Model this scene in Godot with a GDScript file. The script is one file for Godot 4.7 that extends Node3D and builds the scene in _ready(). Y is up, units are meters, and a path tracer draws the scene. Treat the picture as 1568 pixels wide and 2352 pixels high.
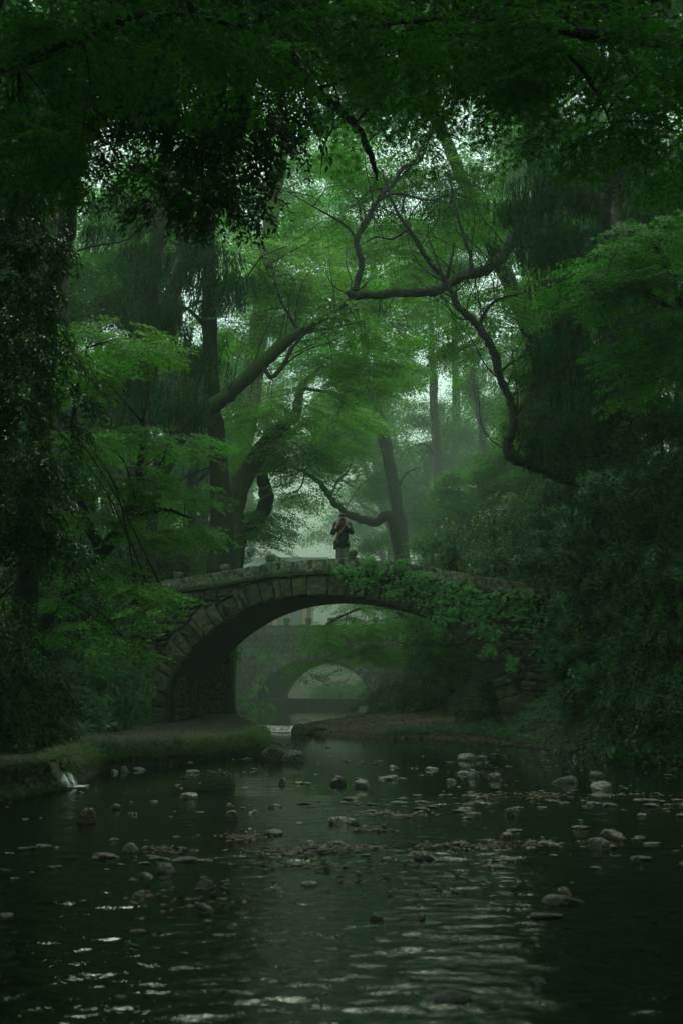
extends Node3D
# A wooded stream with an old stone arch bridge under a dense canopy on a misty, overcast day.
# Units are metres, y is up, the water of the near pool lies at y = 0, the photographer stands at the origin looking along -z.

const FL := 2443.0
const CXP := 784.0
const CYP := 1176.0
const HORIZON := 1567.0
const EYE := 1.5
const BRIDGE_YAW := -14.0

var TILT := atan((HORIZON - CYP) / FL)
var rng := RandomNumberGenerator.new()
var taken := {}
var M := {}
var S := {}          # leaf sprays: kind -> Array of meshes
var nz := FastNoiseLite.new()
var bridge_frame := Transform3D(Basis(Vector3.UP, deg_to_rad(BRIDGE_YAW)), Vector3(0, 0, -30))

# ------------------------------------------------------------------ small helpers
func at(sx: float, sy: float, d: float) -> Vector3:
	var x := (sx - CXP) / FL
	var y := (CYP - sy) / FL
	var v := Vector3(x, y * cos(TILT) + sin(TILT), -cos(TILT) + y * sin(TILT))
	return Vector3(0, EYE, 0) + v * (d / -v.z)

func on_water(sx: float, sy: float, level := 0.0) -> Vector3:
	var v := at(sx, sy, 1.0) - Vector3(0, EYE, 0)
	return Vector3(0, EYE, 0) + v * ((level - EYE) / v.y)

func rf(a: float, b: float) -> float:
	return rng.randf_range(a, b)

func numbered(called: String) -> String:
	var n: int = taken.get(called, 0)
	taken[called] = n + 1
	return called if n == 0 else "%s_%03d" % [called, n]

func tag(o: Node, label := "", category := "", group := "", kind := "") -> Node:
	if label: o.set_meta("label", label)
	if category: o.set_meta("category", category)
	if group: o.set_meta("group", group)
	if kind: o.set_meta("kind", kind)
	return o

func thing(called: String, label: String, category: String, base := Vector3.ZERO, group := "") -> Node3D:
	var o := Node3D.new()
	o.name = numbered(called)
	add_child(o)
	o.position = base
	tag(o, label, category, group)
	o.set_meta("names", {})
	return o

func part(called: String, mesh: Mesh, mat: Material, parent: Node, xf := Transform3D(), kind := "") -> MeshInstance3D:
	var o := MeshInstance3D.new()
	if parent == self:
		o.name = numbered(called)
	else:
		var names: Dictionary = parent.get_meta("names", {})
		var n: int = names.get(called, 0)
		names[called] = n + 1
		parent.set_meta("names", names)
		o.name = called if n == 0 else "%s_%03d" % [called, n]
	o.mesh = mesh
	o.material_override = mat
	o.transform = xf
	if kind: o.set_meta("kind", kind)
	parent.add_child(o, true)
	return o

# a mesh collector
class MB:
	var v := PackedVector3Array()
	var n := PackedVector3Array()
	var c := PackedColorArray()
	var i := PackedInt32Array()
	func tri(a: Vector3, b: Vector3, d: Vector3, col: Color) -> void:
		var k := v.size()
		v.append(a); v.append(b); v.append(d)
		c.append(col); c.append(col); c.append(col)
		i.append(k); i.append(k + 1); i.append(k + 2)
	func quad(a: Vector3, b: Vector3, d: Vector3, e: Vector3, col: Color) -> void:
		tri(a, b, d, col)
		tri(a, d, e, col)
	func box(lo: Vector3, hi: Vector3, col: Color, ch := 0.0) -> void:
		# box with chamfered upper and front edges when ch > 0
		var p := []
		for s in [[lo.x, hi.x, lo.z, hi.z, lo.y], [lo.x, hi.x, lo.z, hi.z, hi.y - ch], [lo.x + ch, hi.x - ch, lo.z + ch, hi.z - ch, hi.y]]:
			p.append([Vector3(s[0], s[4], s[3]), Vector3(s[1], s[4], s[3]), Vector3(s[1], s[4], s[2]), Vector3(s[0], s[4], s[2])])
		for l in (2 if ch > 0.0 else 1):
			for k in 4:
				var q := (k + 1) % 4
				quad(p[l][k], p[l + 1][k], p[l + 1][q], p[l][q], col)
		var t = p[2] if ch > 0.0 else p[1]
		quad(t[0], t[3], t[2], t[1], col)
		quad(p[0][0], p[0][1], p[0][2], p[0][3], col)
	func done() -> ArrayMesh:
		var a := []
		a.resize(Mesh.ARRAY_MAX)
		a[Mesh.ARRAY_VERTEX] = v
		if n.size() == v.size(): a[Mesh.ARRAY_NORMAL] = n
		if c.size() == v.size(): a[Mesh.ARRAY_COLOR] = c
		a[Mesh.ARRAY_INDEX] = i
		var m := ArrayMesh.new()
		m.add_surface_from_arrays(Mesh.PRIMITIVE_TRIANGLES, a)
		return m

func spline(p: Array, per := 6) -> Array:
	var out := []
	for k in p.size() - 1:
		var a = p[maxi(k - 1, 0)]
		var b = p[k]
		var c = p[k + 1]
		var d = p[mini(k + 2, p.size() - 1)]
		for j in per:
			var t := float(j) / per
			out.append(0.5 * ((2.0 * b) + (c - a) * t + (2.0 * a - 5.0 * b + 4.0 * c - d) * t * t + (3.0 * b - a - 3.0 * c + d) * t * t * t))
	out.append(p[-1])
	return out

func tube(mb: MB, pts: Array, radii: Array, sides := 8, bump := 0.0, moss := 0.0, off := Vector3.ZERO) -> void:
	var rows := pts.size()
	var first := mb.v.size()
	var side := Vector3.ZERO
	for k in rows:
		var p: Vector3 = pts[k]
		var dir: Vector3 = (pts[mini(k + 1, rows - 1)] - pts[maxi(k - 1, 0)]).normalized()
		if side == Vector3.ZERO:
			side = dir.cross(Vector3(0.3, 0.2, 1.0)).normalized()
		side = (side - dir * side.dot(dir)).normalized()
		var other := dir.cross(side)
		for j in sides:
			var a := TAU * j / sides
			var nn := side * cos(a) + other * sin(a)
			var r: float = radii[k]
			if bump > 0.0:
				r *= 1.0 + bump * nz.get_noise_3d(p.x * 40.0 + cos(a) * 60.0, p.y * 14.0, p.z * 40.0 + sin(a) * 60.0) * 2.0
			mb.v.append(p + nn * r - off)
			mb.n.append(nn)
			var g := clampf(moss * (0.6 + 0.5 * nn.y) + nz.get_noise_3d(p.x * 30.0 + nn.x * 9.0, p.y * 30.0, p.z * 30.0 + nn.z * 9.0) * 0.8 * minf(1.0, moss), 0.0, 1.0)
			mb.c.append((Color(0.36, 0.36, 0.36).lerp(Color(1.1, 2.6, 0.25), g)) / 3.0)
	for k in rows - 1:
		for j in sides:
			var a := first + k * sides + j
			var b := first + k * sides + (j + 1) % sides
			mb.i.append_array([a, a + sides, b, b, a + sides, b + sides])

# ------------------------------------------------------------------ materials
func ramp(stops: Array) -> Gradient:
	var g := Gradient.new()
	var o := PackedFloat32Array()
	var c := PackedColorArray()
	for s in stops:
		o.append(s[0]); c.append(s[1])
	g.offsets = o
	g.colors = c
	return g

func noise_tex(sd: int, freq: float, stops: Array, oct := 5, kind := FastNoiseLite.TYPE_SIMPLEX_SMOOTH, size := 512) -> NoiseTexture2D:
	var f := FastNoiseLite.new()
	f.seed = sd
	f.frequency = freq
	f.noise_type = kind
	f.fractal_octaves = oct
	f.fractal_gain = 0.55
	var t := NoiseTexture2D.new()
	t.width = size
	t.height = size
	t.seamless = true
	t.noise = f
	if stops.size(): t.color_ramp = ramp(stops)
	return t

func lin(r: float, g: float, b: float) -> Color:
	return Color(r, g, b).linear_to_srgb()

func rough(color: Texture2D, height: Texture2D, hs: float, scale: float, r := 0.9) -> StandardMaterial3D:
	var m := StandardMaterial3D.new()
	m.albedo_texture = color
	m.roughness = r
	m.vertex_color_use_as_albedo = true
	m.uv1_triplanar = true
	m.uv1_world_triplanar = true
	m.uv1_scale = Vector3.ONE * scale
	if height:
		m.heightmap_enabled = true
		m.heightmap_texture = height
		m.heightmap_scale = hs
	return m

func leafy(r: float, g: float, b: float, back := 0.9, ro := 0.5, spec := 0.35) -> StandardMaterial3D:
	var m := StandardMaterial3D.new()
	m.albedo_color = lin(r * 1.5, g * 1.5, b * 1.5)
	m.vertex_color_use_as_albedo = true
	m.roughness = ro
	m.metallic_specular = spec
	m.cull_mode = BaseMaterial3D.CULL_DISABLED
	if back > 0.0:
		m.backlight_enabled = true
		m.backlight = Color(back * 0.95, back, back * 0.7)
	return m

func materials() -> void:
	var h1 := noise_tex(3, 0.02, [], 5)
	var h2 := noise_tex(7, 0.035, [], 4, FastNoiseLite.TYPE_CELLULAR)
	var bark_c := noise_tex(11, 0.015, [[0.0, lin(0.03, 0.022, 0.015)], [0.45, lin(0.06, 0.05, 0.035)], [0.7, lin(0.10, 0.085, 0.06)], [1.0, lin(0.14, 0.14, 0.10)]])
	M.bark = rough(bark_c, noise_tex(12, 0.03, [], 4, FastNoiseLite.TYPE_SIMPLEX_SMOOTH), 3.0, 1.1, 0.95)
	M.bark.uv1_scale = Vector3(1.6, 0.5, 1.6)
	M.bark.albedo_color = lin(0.85, 1.02, 0.85)   # vertex colours hold no more than 1, so they carry a third
	M.pale_bark = M.bark.duplicate()
	M.pale_bark.albedo_color = lin(3.0, 3.3, 2.9)
	var stone_c := noise_tex(21, 0.016, [[0.0, lin(0.03, 0.032, 0.02)], [0.3, lin(0.08, 0.08, 0.05)], [0.48, lin(0.16, 0.155, 0.11)], [0.58, lin(0.08, 0.11, 0.035)], [0.68, lin(0.2, 0.2, 0.16)], [0.82, lin(0.13, 0.14, 0.08)], [1.0, lin(0.42, 0.43, 0.38)]], 6)
	M.stone = rough(stone_c, h1, 4.0, 0.55, 0.92)
	M.stone.albedo_color = lin(0.62, 0.62, 0.42)
	M.moss_stone = M.stone.duplicate()
	M.moss_stone.albedo_color = lin(0.34, 0.52, 0.16)
	var lichen_c := noise_tex(25, 0.007, [[0.0, lin(0.04, 0.05, 0.02)], [0.38, lin(0.07, 0.09, 0.03)], [0.48, lin(0.2, 0.2, 0.15)], [0.55, lin(0.45, 0.48, 0.43)], [0.63, lin(0.1, 0.12, 0.05)], [0.75, lin(0.32, 0.34, 0.28)], [1.0, lin(0.5, 0.52, 0.46)]], 6)
	M.lichen = rough(lichen_c, h1, 5.0, 0.9, 0.9)
	M.lichen.uv1_scale = Vector3(1.1, 0.55, 1.1)
	M.lichen.albedo_color = lin(0.95, 1.05, 0.8)
	M.mortar = rough(noise_tex(28, 0.03, [[0.0, lin(0.02, 0.02, 0.014)], [1.0, lin(0.06, 0.06, 0.04)]]), h1, 6.0, 0.8, 1.0)
	var soil_c := noise_tex(31, 0.02, [[0.0, lin(0.014, 0.011, 0.007)], [0.4, lin(0.034, 0.026, 0.016)], [0.55, lin(0.03, 0.04, 0.014)], [0.75, lin(0.06, 0.042, 0.025)], [1.0, lin(0.09, 0.07, 0.045)]], 6)
	M.soil = rough(soil_c, h2, 5.0, 0.5, 0.95)
	M.soil.albedo_color = lin(2.0, 2.0, 2.0)
	M.rock = rough(noise_tex(41, 0.015, [[0.0, lin(0.015, 0.016, 0.013)], [0.45, lin(0.035, 0.034, 0.028)], [0.7, lin(0.06, 0.058, 0.05)], [1.0, lin(0.11, 0.11, 0.1)]], 6), h1, 5.0, 1.2, 0.6)
	M.rock.albedo_color = lin(3.0, 3.0, 3.0)
	M.wet_rock = M.rock
	M.litter = StandardMaterial3D.new()
	M.litter.vertex_color_use_as_albedo = true
	M.litter.roughness = 0.75
	M.maple = leafy(0.08, 0.26, 0.03)
	M.maple_near = leafy(0.05, 0.23, 0.022)
	M.evergreen = leafy(0.024, 0.1, 0.016, 0.5, 0.5, 0.35)
	M.cypress = leafy(0.02, 0.095, 0.02, 0.5, 0.7, 0.15)
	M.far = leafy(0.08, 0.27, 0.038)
	M.shrub = leafy(0.026, 0.105, 0.018, 0.4, 0.45, 0.4)
	M.ivy = leafy(0.05, 0.19, 0.03, 0.5, 0.4, 0.45)
	M.bridge_ivy = leafy(0.075, 0.27, 0.045, 0.5, 0.45, 0.4)
	M.grass = leafy(0.04, 0.095, 0.02, 0.7, 0.6, 0.3)
	M.plain = StandardMaterial3D.new()
	M.plain.vertex_color_use_as_albedo = true
	M.plain.roughness = 0.85
	M.cloth = rough(noise_tex(51, 0.05, [[0.0, Color(0.8, 0.8, 0.8)], [1.0, Color(1, 1, 1)]]), h1, 0.6, 4.0, 0.9)
	# water: a thin, dark, glossy sheet through which the bed still shows a little
	var w := StandardMaterial3D.new()
	w.albedo_color = Color(0.05, 0.085, 0.05, 0.78)
	w.transparency = BaseMaterial3D.TRANSPARENCY_ALPHA
	w.roughness = 0.04
	w.metallic_specular = 0.5
	w.heightmap_enabled = true
	w.heightmap_texture = noise_tex(61, 0.02, [], 4)
	w.heightmap_scale = 1.0
	w.uv1_triplanar = true
	w.uv1_world_triplanar = true
	w.uv1_scale = Vector3(0.9, 1, 1.6)
	M.water = w
	var f := StandardMaterial3D.new()
	f.vertex_color_use_as_albedo = true
	f.roughness = 0.35
	M.foam = f

# ------------------------------------------------------------------ leaves and sprays
func leaf_blade(mb: MB, p: Vector3, dir: Vector3, up: Vector3, l: float, w: float, col: Color) -> void:
	# a folded blade: two triangles that meet at the midrib
	var s := dir.cross(up).normalized()
	var tip := p + dir * l - up * l * 0.12
	var mid := p + dir * l * 0.45
	mb.tri(p, mid + s * w * 0.5 + up * w * 0.18, tip, col)
	mb.tri(p, tip, mid - s * w * 0.5 + up * w * 0.18, col)

func leaf_palm(mb: MB, p: Vector3, dir: Vector3, up: Vector3, l: float, col: Color) -> void:
	# a five-lobed maple leaf with drooping points
	var s := dir.cross(up).normalized()
	var c := p + dir * l * 0.3
	var k := [[-1.9, 0.5], [-1.0, 0.85], [0.0, 1.0], [1.0, 0.85], [1.9, 0.5]]
	for q in k:
		var a: float = q[0]
		var d := dir * cos(a) + s * sin(a)
		var e := dir * -sin(a) + s * cos(a)
		var t: Vector3 = c + d * l * 0.75 * q[1] - up * l * 0.2 * q[1]
		mb.tri(c, c + d * l * 0.28 + e * l * 0.13, t, col)
		mb.tri(c, t, c + d * l * 0.28 - e * l * 0.13, col)

func rand_up(spread: float) -> Vector3:
	return Vector3(rf(-spread, spread), 1.0, rf(-spread, spread)).normalized()

func tone(v := 0.2) -> Color:
	var k := rf(1.0 - v, 1.0 + v) / 1.5
	return Color(k * rf(0.9, 1.15), k, k * rf(0.85, 1.1))

func thin_twig(mb: MB, a: Vector3, b: Vector3, r: float) -> void:
	var s := (b - a).cross(Vector3.UP).normalized() * r
	var u := Vector3.UP * r
	var col := Color(0.5, 0.28, 0.35)
	mb.tri(a + s, a - s, b, col)
	mb.tri(a + u, a - u, b, col)

func spray_maple(l: float, leaf: float, n: int, palm: bool) -> ArrayMesh:
	# flat fan of side twigs along +x, leaves lying nearly level
	var mb := MB.new()
	thin_twig(mb, Vector3.ZERO, Vector3(l, -0.04 * l, 0), 0.006)
	var done := 0
	var twigs := 7
	for t in twigs:
		var x := l * (0.12 + 0.88 * t / (twigs - 1.0))
		var sgn := -1.0 if t % 2 == 0 else 1.0
		var root := Vector3(x, -0.04 * x, 0)
		var tl := l * 0.5 * (1.0 - 0.55 * absf(x / l - 0.4)) if t < twigs - 1 else l * 0.16
		var a := sgn * rf(0.55, 1.0) if t < twigs - 1 else 0.0
		var end := root + Vector3(cos(a), rf(-0.16, 0.06), sin(a)) * tl
		thin_twig(mb, root, end, 0.004)
		var per := int(ceil(float(n) / twigs))
		for k in per:
			var f := (k + 0.6) / per
			var p := root.lerp(end, f) + Vector3(0, rf(-0.02, 0.02), 0)
			var b := a + (1.0 if k % 2 == 0 else -1.0) * rf(0.4, 1.3)
			var up := rand_up(0.42)
			var dir := (Vector3(cos(b), rf(-0.45, 0.05), sin(b))).normalized()
			up = (up - dir * up.dot(dir)).normalized()
			if palm: leaf_palm(mb, p, dir, up, leaf * rf(0.75, 1.2), tone())
			else: leaf_blade(mb, p, dir, up, leaf * rf(0.75, 1.25), leaf * rf(0.6, 0.85), tone())
			done += 1
	return mb.done()

func spray_broad(l: float, leaf: float, n: int, hang := 0.5) -> ArrayMesh:
	# a sprig along +x that nods, with elliptic leaves all round
	var mb := MB.new()
	var last := Vector3.ZERO
	for k in n:
		var f := (k + 1.0) / n
		var p := Vector3(l * f * (1.0 - 0.2 * f), -hang * l * f * f, rf(-0.05, 0.05) * l)
		if k % 3 == 0:
			thin_twig(mb, last, p, 0.005)
			last = p
		var a := rf(-1.5, 1.5)
		var dir := Vector3(cos(a), rf(-0.9, 0.3), sin(a)).normalized()
		var up := rand_up(0.7)
		up = (up - dir * up.dot(dir)).normalized()
		leaf_blade(mb, p + dir * 0.02, dir, up, leaf * rf(0.75, 1.2), leaf * rf(0.36, 0.5), tone(0.25))
	return mb.done()

func spray_clump(r: float, leaf: float, n: int) -> ArrayMesh:
	# a loose ball of leaves at the end of a shoot, most of them facing up
	var mb := MB.new()
	for k in 5:
		var e := Vector3(rng.randfn(), rng.randfn() * 0.6, rng.randfn()).normalized() * r
		thin_twig(mb, Vector3.ZERO, e * 0.9, 0.006)
	for k in n:
		var p := Vector3(rng.randfn(), rng.randfn() * 0.55, rng.randfn()) * r * 0.5
		var a := rf(0, TAU)
		var dir := Vector3(cos(a), rf(-0.7, 0.25), sin(a)).normalized()
		var up := rand_up(0.6)
		up = (up - dir * up.dot(dir)).normalized()
		leaf_blade(mb, p, dir, up, leaf * rf(0.7, 1.25), leaf * rf(0.5, 0.75), tone(0.22))
	return mb.done()

func spray_weep(l: float, threads: int) -> ArrayMesh:
	# hanging cypress: a short arching twig with long feathery threads
	var mb := MB.new()
	for t in threads:
		var f := float(t) / threads
		var p := Vector3(0.7 * f, -0.1 * f * f, rf(-0.16, 0.16))
		var len_ := l * rf(0.35, 1.0) * (1.0 - 0.4 * f)
		var sway := Vector3(rf(-0.3, 0.3), 0, rf(-0.3, 0.3))
		var steps := 9
		var col := tone(0.25)
		for k in steps:
			var g := (k + 0.2) / steps
			var q := p + Vector3(0, -len_ * g, 0) + sway * g * g * len_ + Vector3(rf(-0.012, 0.012), 0, rf(-0.012, 0.012))
			var a := rf(0, TAU)
			var o := Vector3(cos(a), 0, sin(a))
			var h := len_ / steps * 1.7
			var wd := 0.02 * (1.2 - 0.6 * g)
			mb.tri(q + o * wd, q - o * wd, q + Vector3(o.z * 0.03, -h, -o.x * 0.03) + sway * h, col)
			mb.tri(q, q + o * 0.05 + Vector3(0, -0.09, 0), q + o * 0.02 + Vector3(0, -0.13, 0), col)
	return mb.done()

func spray_rosette(leaf: float, n: int, fresh := 0.0) -> ArrayMesh:
	# whorls of long leathery leaves on a short stem pointing to +y
	var mb := MB.new()
	thin_twig(mb, Vector3(0, -0.25, 0), Vector3(0.01, 0.02, 0), 0.008)
	for k in n:
		var a := TAU * k / n * 2.4 + rf(-0.2, 0.2)
		var lift := rf(-0.45, 0.5)
		var dir := Vector3(cos(a), lift, sin(a)).normalized()
		var up := (Vector3.UP - dir * dir.y).normalized()
		leaf_blade(mb, Vector3(0, -0.1 * (k % 3) / 2.0, 0) + dir * 0.015, dir, up, leaf * rf(0.75, 1.15), leaf * rf(0.26, 0.36), tone(0.2) * Color(1.0 + fresh, 1.0 + fresh, 1.0))
	return mb.done()

func spray_fern(l: float) -> ArrayMesh:
	var mb := MB.new()
	for q in 6:
		var a := TAU * q / 6.0 + rf(-0.3, 0.3)
		var o := Vector3(cos(a), 0, sin(a))
		var s := Vector3(-o.z, 0, o.x)
		var col := tone(0.2)
		var ll := l * rf(0.7, 1.1)
		for k in 10:
			var f := (k + 0.5) / 10.0
			var p := o * ll * f * 0.8 + Vector3.UP * ll * (0.8 * f - 0.85 * f * f)
			var w := ll * 0.2 * (1.0 - f * 0.85)
			for sg in [-1.0, 1.0]:
				mb.tri(p, p + o * ll * 0.06, p + s * sg * w + o * ll * 0.05 - Vector3.UP * w * 0.3, col)
	return mb.done()

func spray_grass(h: float, n: int) -> ArrayMesh:
	var mb := MB.new()
	for k in n:
		var a := rf(0, TAU)
		var o := Vector3(cos(a), 0, sin(a))
		var s := Vector3(-o.z, 0, o.x) * 0.006
		var p := o * rf(0.0, 0.06)
		var hh := h * rf(0.5, 1.1)
		var m := p + o * hh * 0.25 + Vector3(0, hh * 0.65, 0)
		var t := p + o * hh * rf(0.5, 0.9) + Vector3(0, hh * rf(0.45, 0.8), 0)
		var col := tone(0.25)
		mb.tri(p - s, p + s, m, col)
		mb.tri(m - s, m + s, t, col)
	return mb.done()

func spray_lobed(leaf: float, n: int) -> ArrayMesh:
	# ivy-like: lobed leaves facing +z
	var mb := MB.new()
	for k in n:
		var p := Vector3(rf(-0.14, 0.14), rf(-0.14, 0.14), rf(0.0, 0.05))
		var dir := Vector3(rf(-0.7, 0.7), -1.0, rf(0.0, 0.5)).normalized()
		var up := Vector3(rf(-0.4, 0.4), rf(0.0, 0.5), 1.0).normalized()
		up = (up - dir * up.dot(dir)).normalized()
		leaf_palm(mb, p, dir, up, leaf * rf(0.7, 1.2), tone(0.25))
	return mb.done()

func sprays() -> void:
	for k in ["maple", "palm", "broad", "broad_far", "weep", "rosette", "fern", "grass", "lobed", "fine", "clump", "sprig"]:
		S[k] = []
	for q in 3:
		S.maple.append(spray_maple(0.95, 0.085, 42, false))
		S.palm.append(spray_maple(0.75, 0.095, 24, true))
		S.broad.append(spray_broad(0.5, 0.11, 18))
		S.broad_far.append(spray_broad(0.8, 0.1, 34, 0.4))
		S.weep.append(spray_weep(1.3, 9))
		S.rosette.append(spray_rosette(0.15, 11))
		S.fern.append(spray_fern(0.6))
		S.grass.append(spray_grass(0.22, 16))
		S.lobed.append(spray_lobed(0.09, 7))
		S.fine.append(spray_maple(1.2, 0.11, 56, false))
		S.clump.append(spray_clump(0.55, 0.12, 46))
		S.sprig.append(spray_clump(0.3, 0.1, 26))

# ------------------------------------------------------------------ trees
func scatter(parent: Node, called: String, kind: String, mat: Material, xf: Array, cols: Array, off: Vector3) -> void:
	# copies split over the variants of a spray
	var variants: Array = S[kind]
	for q in variants.size():
		var mine := []
		for k in range(q, xf.size(), variants.size()): mine.append(k)
		if mine.is_empty(): continue
		var mm := MultiMesh.new()
		mm.transform_format = MultiMesh.TRANSFORM_3D
		mm.use_colors = true
		mm.mesh = variants[q]
		mm.instance_count = mine.size()
		for j in mine.size():
			var t: Transform3D = xf[mine[j]]
			t.origin -= off
			mm.set_instance_transform(j, t)
			mm.set_instance_color(j, cols[mine[j]])
		var o := MultiMeshInstance3D.new()
		var names: Dictionary = parent.get_meta("names", {})
		var n: int = names.get(called, 0)
		names[called] = n + 1
		parent.set_meta("names", names)
		o.name = called if n == 0 else "%s_%03d" % [called, n]
		o.multimesh = mm
		o.material_override = mat
		o.set_meta("kind", "stuff")
		parent.add_child(o, true)

var limb_points := {}

func limb(t: Node3D, called: String, p: Array, radii: Array, mat: Material, moss := 0.0, sides := 10, bump := 0.1, leafy_from := 0.0) -> void:
	var mb := MB.new()
	var per := 7
	var pts := spline(p, per)
	var rr := []
	for k in pts.size():
		var f := float(k) / per
		var a := mini(int(f), radii.size() - 2)
		rr.append(lerpf(radii[a], radii[a + 1], clampf(f - a, 0.0, 1.0)))
	for k in range(1, pts.size() - 1):
		var w: Vector3 = Vector3(nz.get_noise_1d(k * 37.0 + p[0].x * 90.0), nz.get_noise_1d(k * 37.0 + 500.0 + p[0].y * 90.0), nz.get_noise_1d(k * 37.0 + 900.0)) * minf(rr[k], 0.12) * 0.55
		pts[k] += w
		rr[k] *= 0.92 + 0.2 * nz.get_noise_1d(k * 55.0 + p[0].y * 50.0)
	tube(mb, pts, rr, sides, bump, moss, t.position)
	if called != "trunk" or rr[-1] < 0.1:
		for k in range(int(pts.size() * 0.25), pts.size()):
			if rng.randf() < 0.72 or rr[k] > 0.3: continue
			var dir: Vector3 = (pts[k] - pts[k - 1]).normalized()
			var side := (dir.cross(Vector3(rf(-1, 1), rf(-1, 1), rf(-1, 1)))).normalized()
			var q: Vector3 = pts[k]
			var l := rf(0.25, 0.75) * (0.6 + 4.0 * minf(rr[k], 0.15))
			var way := (dir * 0.7 + side + Vector3(0, 0.35, 0)).normalized()
			var tp := [q]
			for j in 4:
				way = (way + Vector3(rf(-0.5, 0.5), rf(-0.25, 0.5), rf(-0.5, 0.5))).normalized()
				q += way * l
				tp.append(q)
			var r0 := clampf(rr[k] * 0.3, 0.006, 0.022)
			tube(mb, spline(tp, 3), [r0, r0, r0 * 0.9, r0 * 0.85, r0 * 0.8, r0 * 0.7, r0 * 0.6, r0 * 0.5, r0 * 0.45, r0 * 0.35, r0 * 0.3, r0 * 0.2, r0 * 0.1], 5, 0.0, 0.0, t.position)
	part(called, mb.done(), mat, t)
	if not limb_points.has(t): limb_points[t] = []
	for k in range(int(pts.size() * leafy_from), pts.size(), 3): limb_points[t].append(pts[k])

# blobs: [centre, radii, pads]; every pad is a level tier of sprays that droop towards its rim
func crown(t: Node3D, kind: String, mat: Material, blobs: Array, o := {}) -> void:
	var xf := []
	var cols := []
	var pr: float = o.get("pad", 0.9)
	var per: int = o.get("per", 16)
	var size: float = o.get("size", 1.0)
	var flat: float = o.get("flat", 0.22)
	var tint: Color = o.get("tint", Color(1, 1, 1))
	var twigs := MB.new()
	var n_twigs := 0
	var from: Array = limb_points.get(t, [])
	for b in blobs:
		var c: Vector3 = b[0]
		var r: Vector3 = b[1]
		for k in int(b[2] * (o.get("dense", 1.0) as float)):
			var u := Vector3(rng.randfn(), rng.randfn(), rng.randfn()).normalized() * pow(rng.randf(), 0.4)
			var pc := c + u * r
			var shade := rf(0.78, 1.2) if kind != "weep" else rf(0.5, 1.5)
			var hue := rf(-0.2, 0.28)
			var prr := pr * rf(0.6, 1.25)
			var out_dir := Vector2(u.x * r.x, u.z * r.z)
			if out_dir.length() < 0.1: out_dir = Vector2.from_angle(rf(0, TAU))
			out_dir = out_dir.normalized()
			if from.size() and o.get("twigs", true):
				var best: Vector3 = from[0]
				var score := 1e9
				for q in from:
					var sc: float = q.distance_to(pc) * rf(0.6, 1.4)
					if sc < score:
						score = sc
						best = q
				var far := best.distance_to(pc)
				if far < 3.6 and far > 0.3:
					var mid := best.lerp(pc, 0.5) + Vector3(rf(-0.1, 0.1), 0.1, rf(-0.1, 0.1)) * far
					var rt := 0.006 + 0.006 * far
					var tp := spline([best, mid, pc], 4)
					var rr := []
					for q in tp.size(): rr.append(rt * (1.0 - 0.75 * q / (tp.size() - 1.0)))
					tube(twigs, tp, rr, 5, 0.0, 0.0, t.position)
					n_twigs += 1
			for s in per:
				var e := Transform3D()
				var ang := rf(0, TAU)
				var rad := sqrt(rng.randf())
				if kind == "weep":
					e.origin = pc + Vector3(cos(ang) * rad * prr, rf(-0.5, 0.5) * r.y * 0.3, sin(ang) * rad * prr)
					e.basis = (Basis(Vector3.UP, ang + rf(-0.6, 0.6)) * Basis(Vector3.BACK, rf(-0.25, 0.25))).scaled(Vector3.ONE * rf(0.7, 1.25) * size)
				elif kind == "rosette" or kind == "fern":
					var nrm := (u * Vector3(1, 0.7, 1) + Vector3(0, 0.55, 0) + Vector3(rf(-0.5, 0.5), rf(-0.4, 0.4), rf(-0.5, 0.5))).normalized()
					e.origin = pc + Vector3(rf(-1, 1), rf(-0.7, 0.7), rf(-1, 1)) * prr
					e.basis = Basis(Quaternion(Vector3.UP, nrm)) * Basis(Vector3.UP, ang)
					e.basis = e.basis.scaled(Vector3.ONE * rf(0.7, 1.25) * size)
				elif kind == "lobed":
					var nrm2 := (Vector3(u.x, u.y * 0.5, absf(u.z) + 0.7) + Vector3(rf(-0.4, 0.4), rf(-0.1, 0.5), 0)).normalized()
					e.origin = pc + Vector3(rf(-1, 1), rf(-0.7, 0.7), rf(-0.5, 0.5)) * prr
					e.basis = Basis(Quaternion(Vector3.BACK, nrm2)).scaled(Vector3.ONE * rf(0.7, 1.3) * size)
				else:
					var dir := Vector2(cos(ang), sin(ang)) * 0.8 + out_dir * 0.7
					var yaw := -atan2(dir.y, dir.x)
					e.basis = Basis(Vector3.UP, yaw) * Basis(Vector3.BACK, -rf(0.0, 0.3) - 0.28 * rad) * Basis(Vector3.RIGHT, rf(-0.35, 0.35))
					e.basis = e.basis.scaled(Vector3.ONE * rf(0.75, 1.2) * size)
					e.origin = pc + Vector3(cos(ang) * rad, 0, sin(ang) * rad) * prr + Vector3(0, prr * (rf(-flat, flat) - 0.18 * rad * rad), 0)
				xf.append(e)
				var l := shade * rf(0.85, 1.15)
				cols.append(Color(tint.r * l * (1.0 + hue), tint.g * l, tint.b * l * (1.0 - hue)))
	scatter(t, o.get("called", "crown"), kind, mat, xf, cols, t.position)
	if n_twigs: part("twigs", twigs.done(), M.bark, t, Transform3D(), "stuff")

func blob(sx: float, sy: float, d: float, rx: float, ry: float, rz: float, n: int) -> Array:
	return [at(sx, sy, d), Vector3(rx, ry, rz), n]

# ------------------------------------------------------------------ ground and water
func pw(t: Array, x: float) -> float:
	for k in t.size() - 1:
		if x <= t[k + 1][0]:
			return lerpf(t[k][1], t[k + 1][1], clampf((x - t[k][0]) / (t[k + 1][0] - t[k][0]), 0.0, 1.0))
	return t[-1][1]

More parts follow.
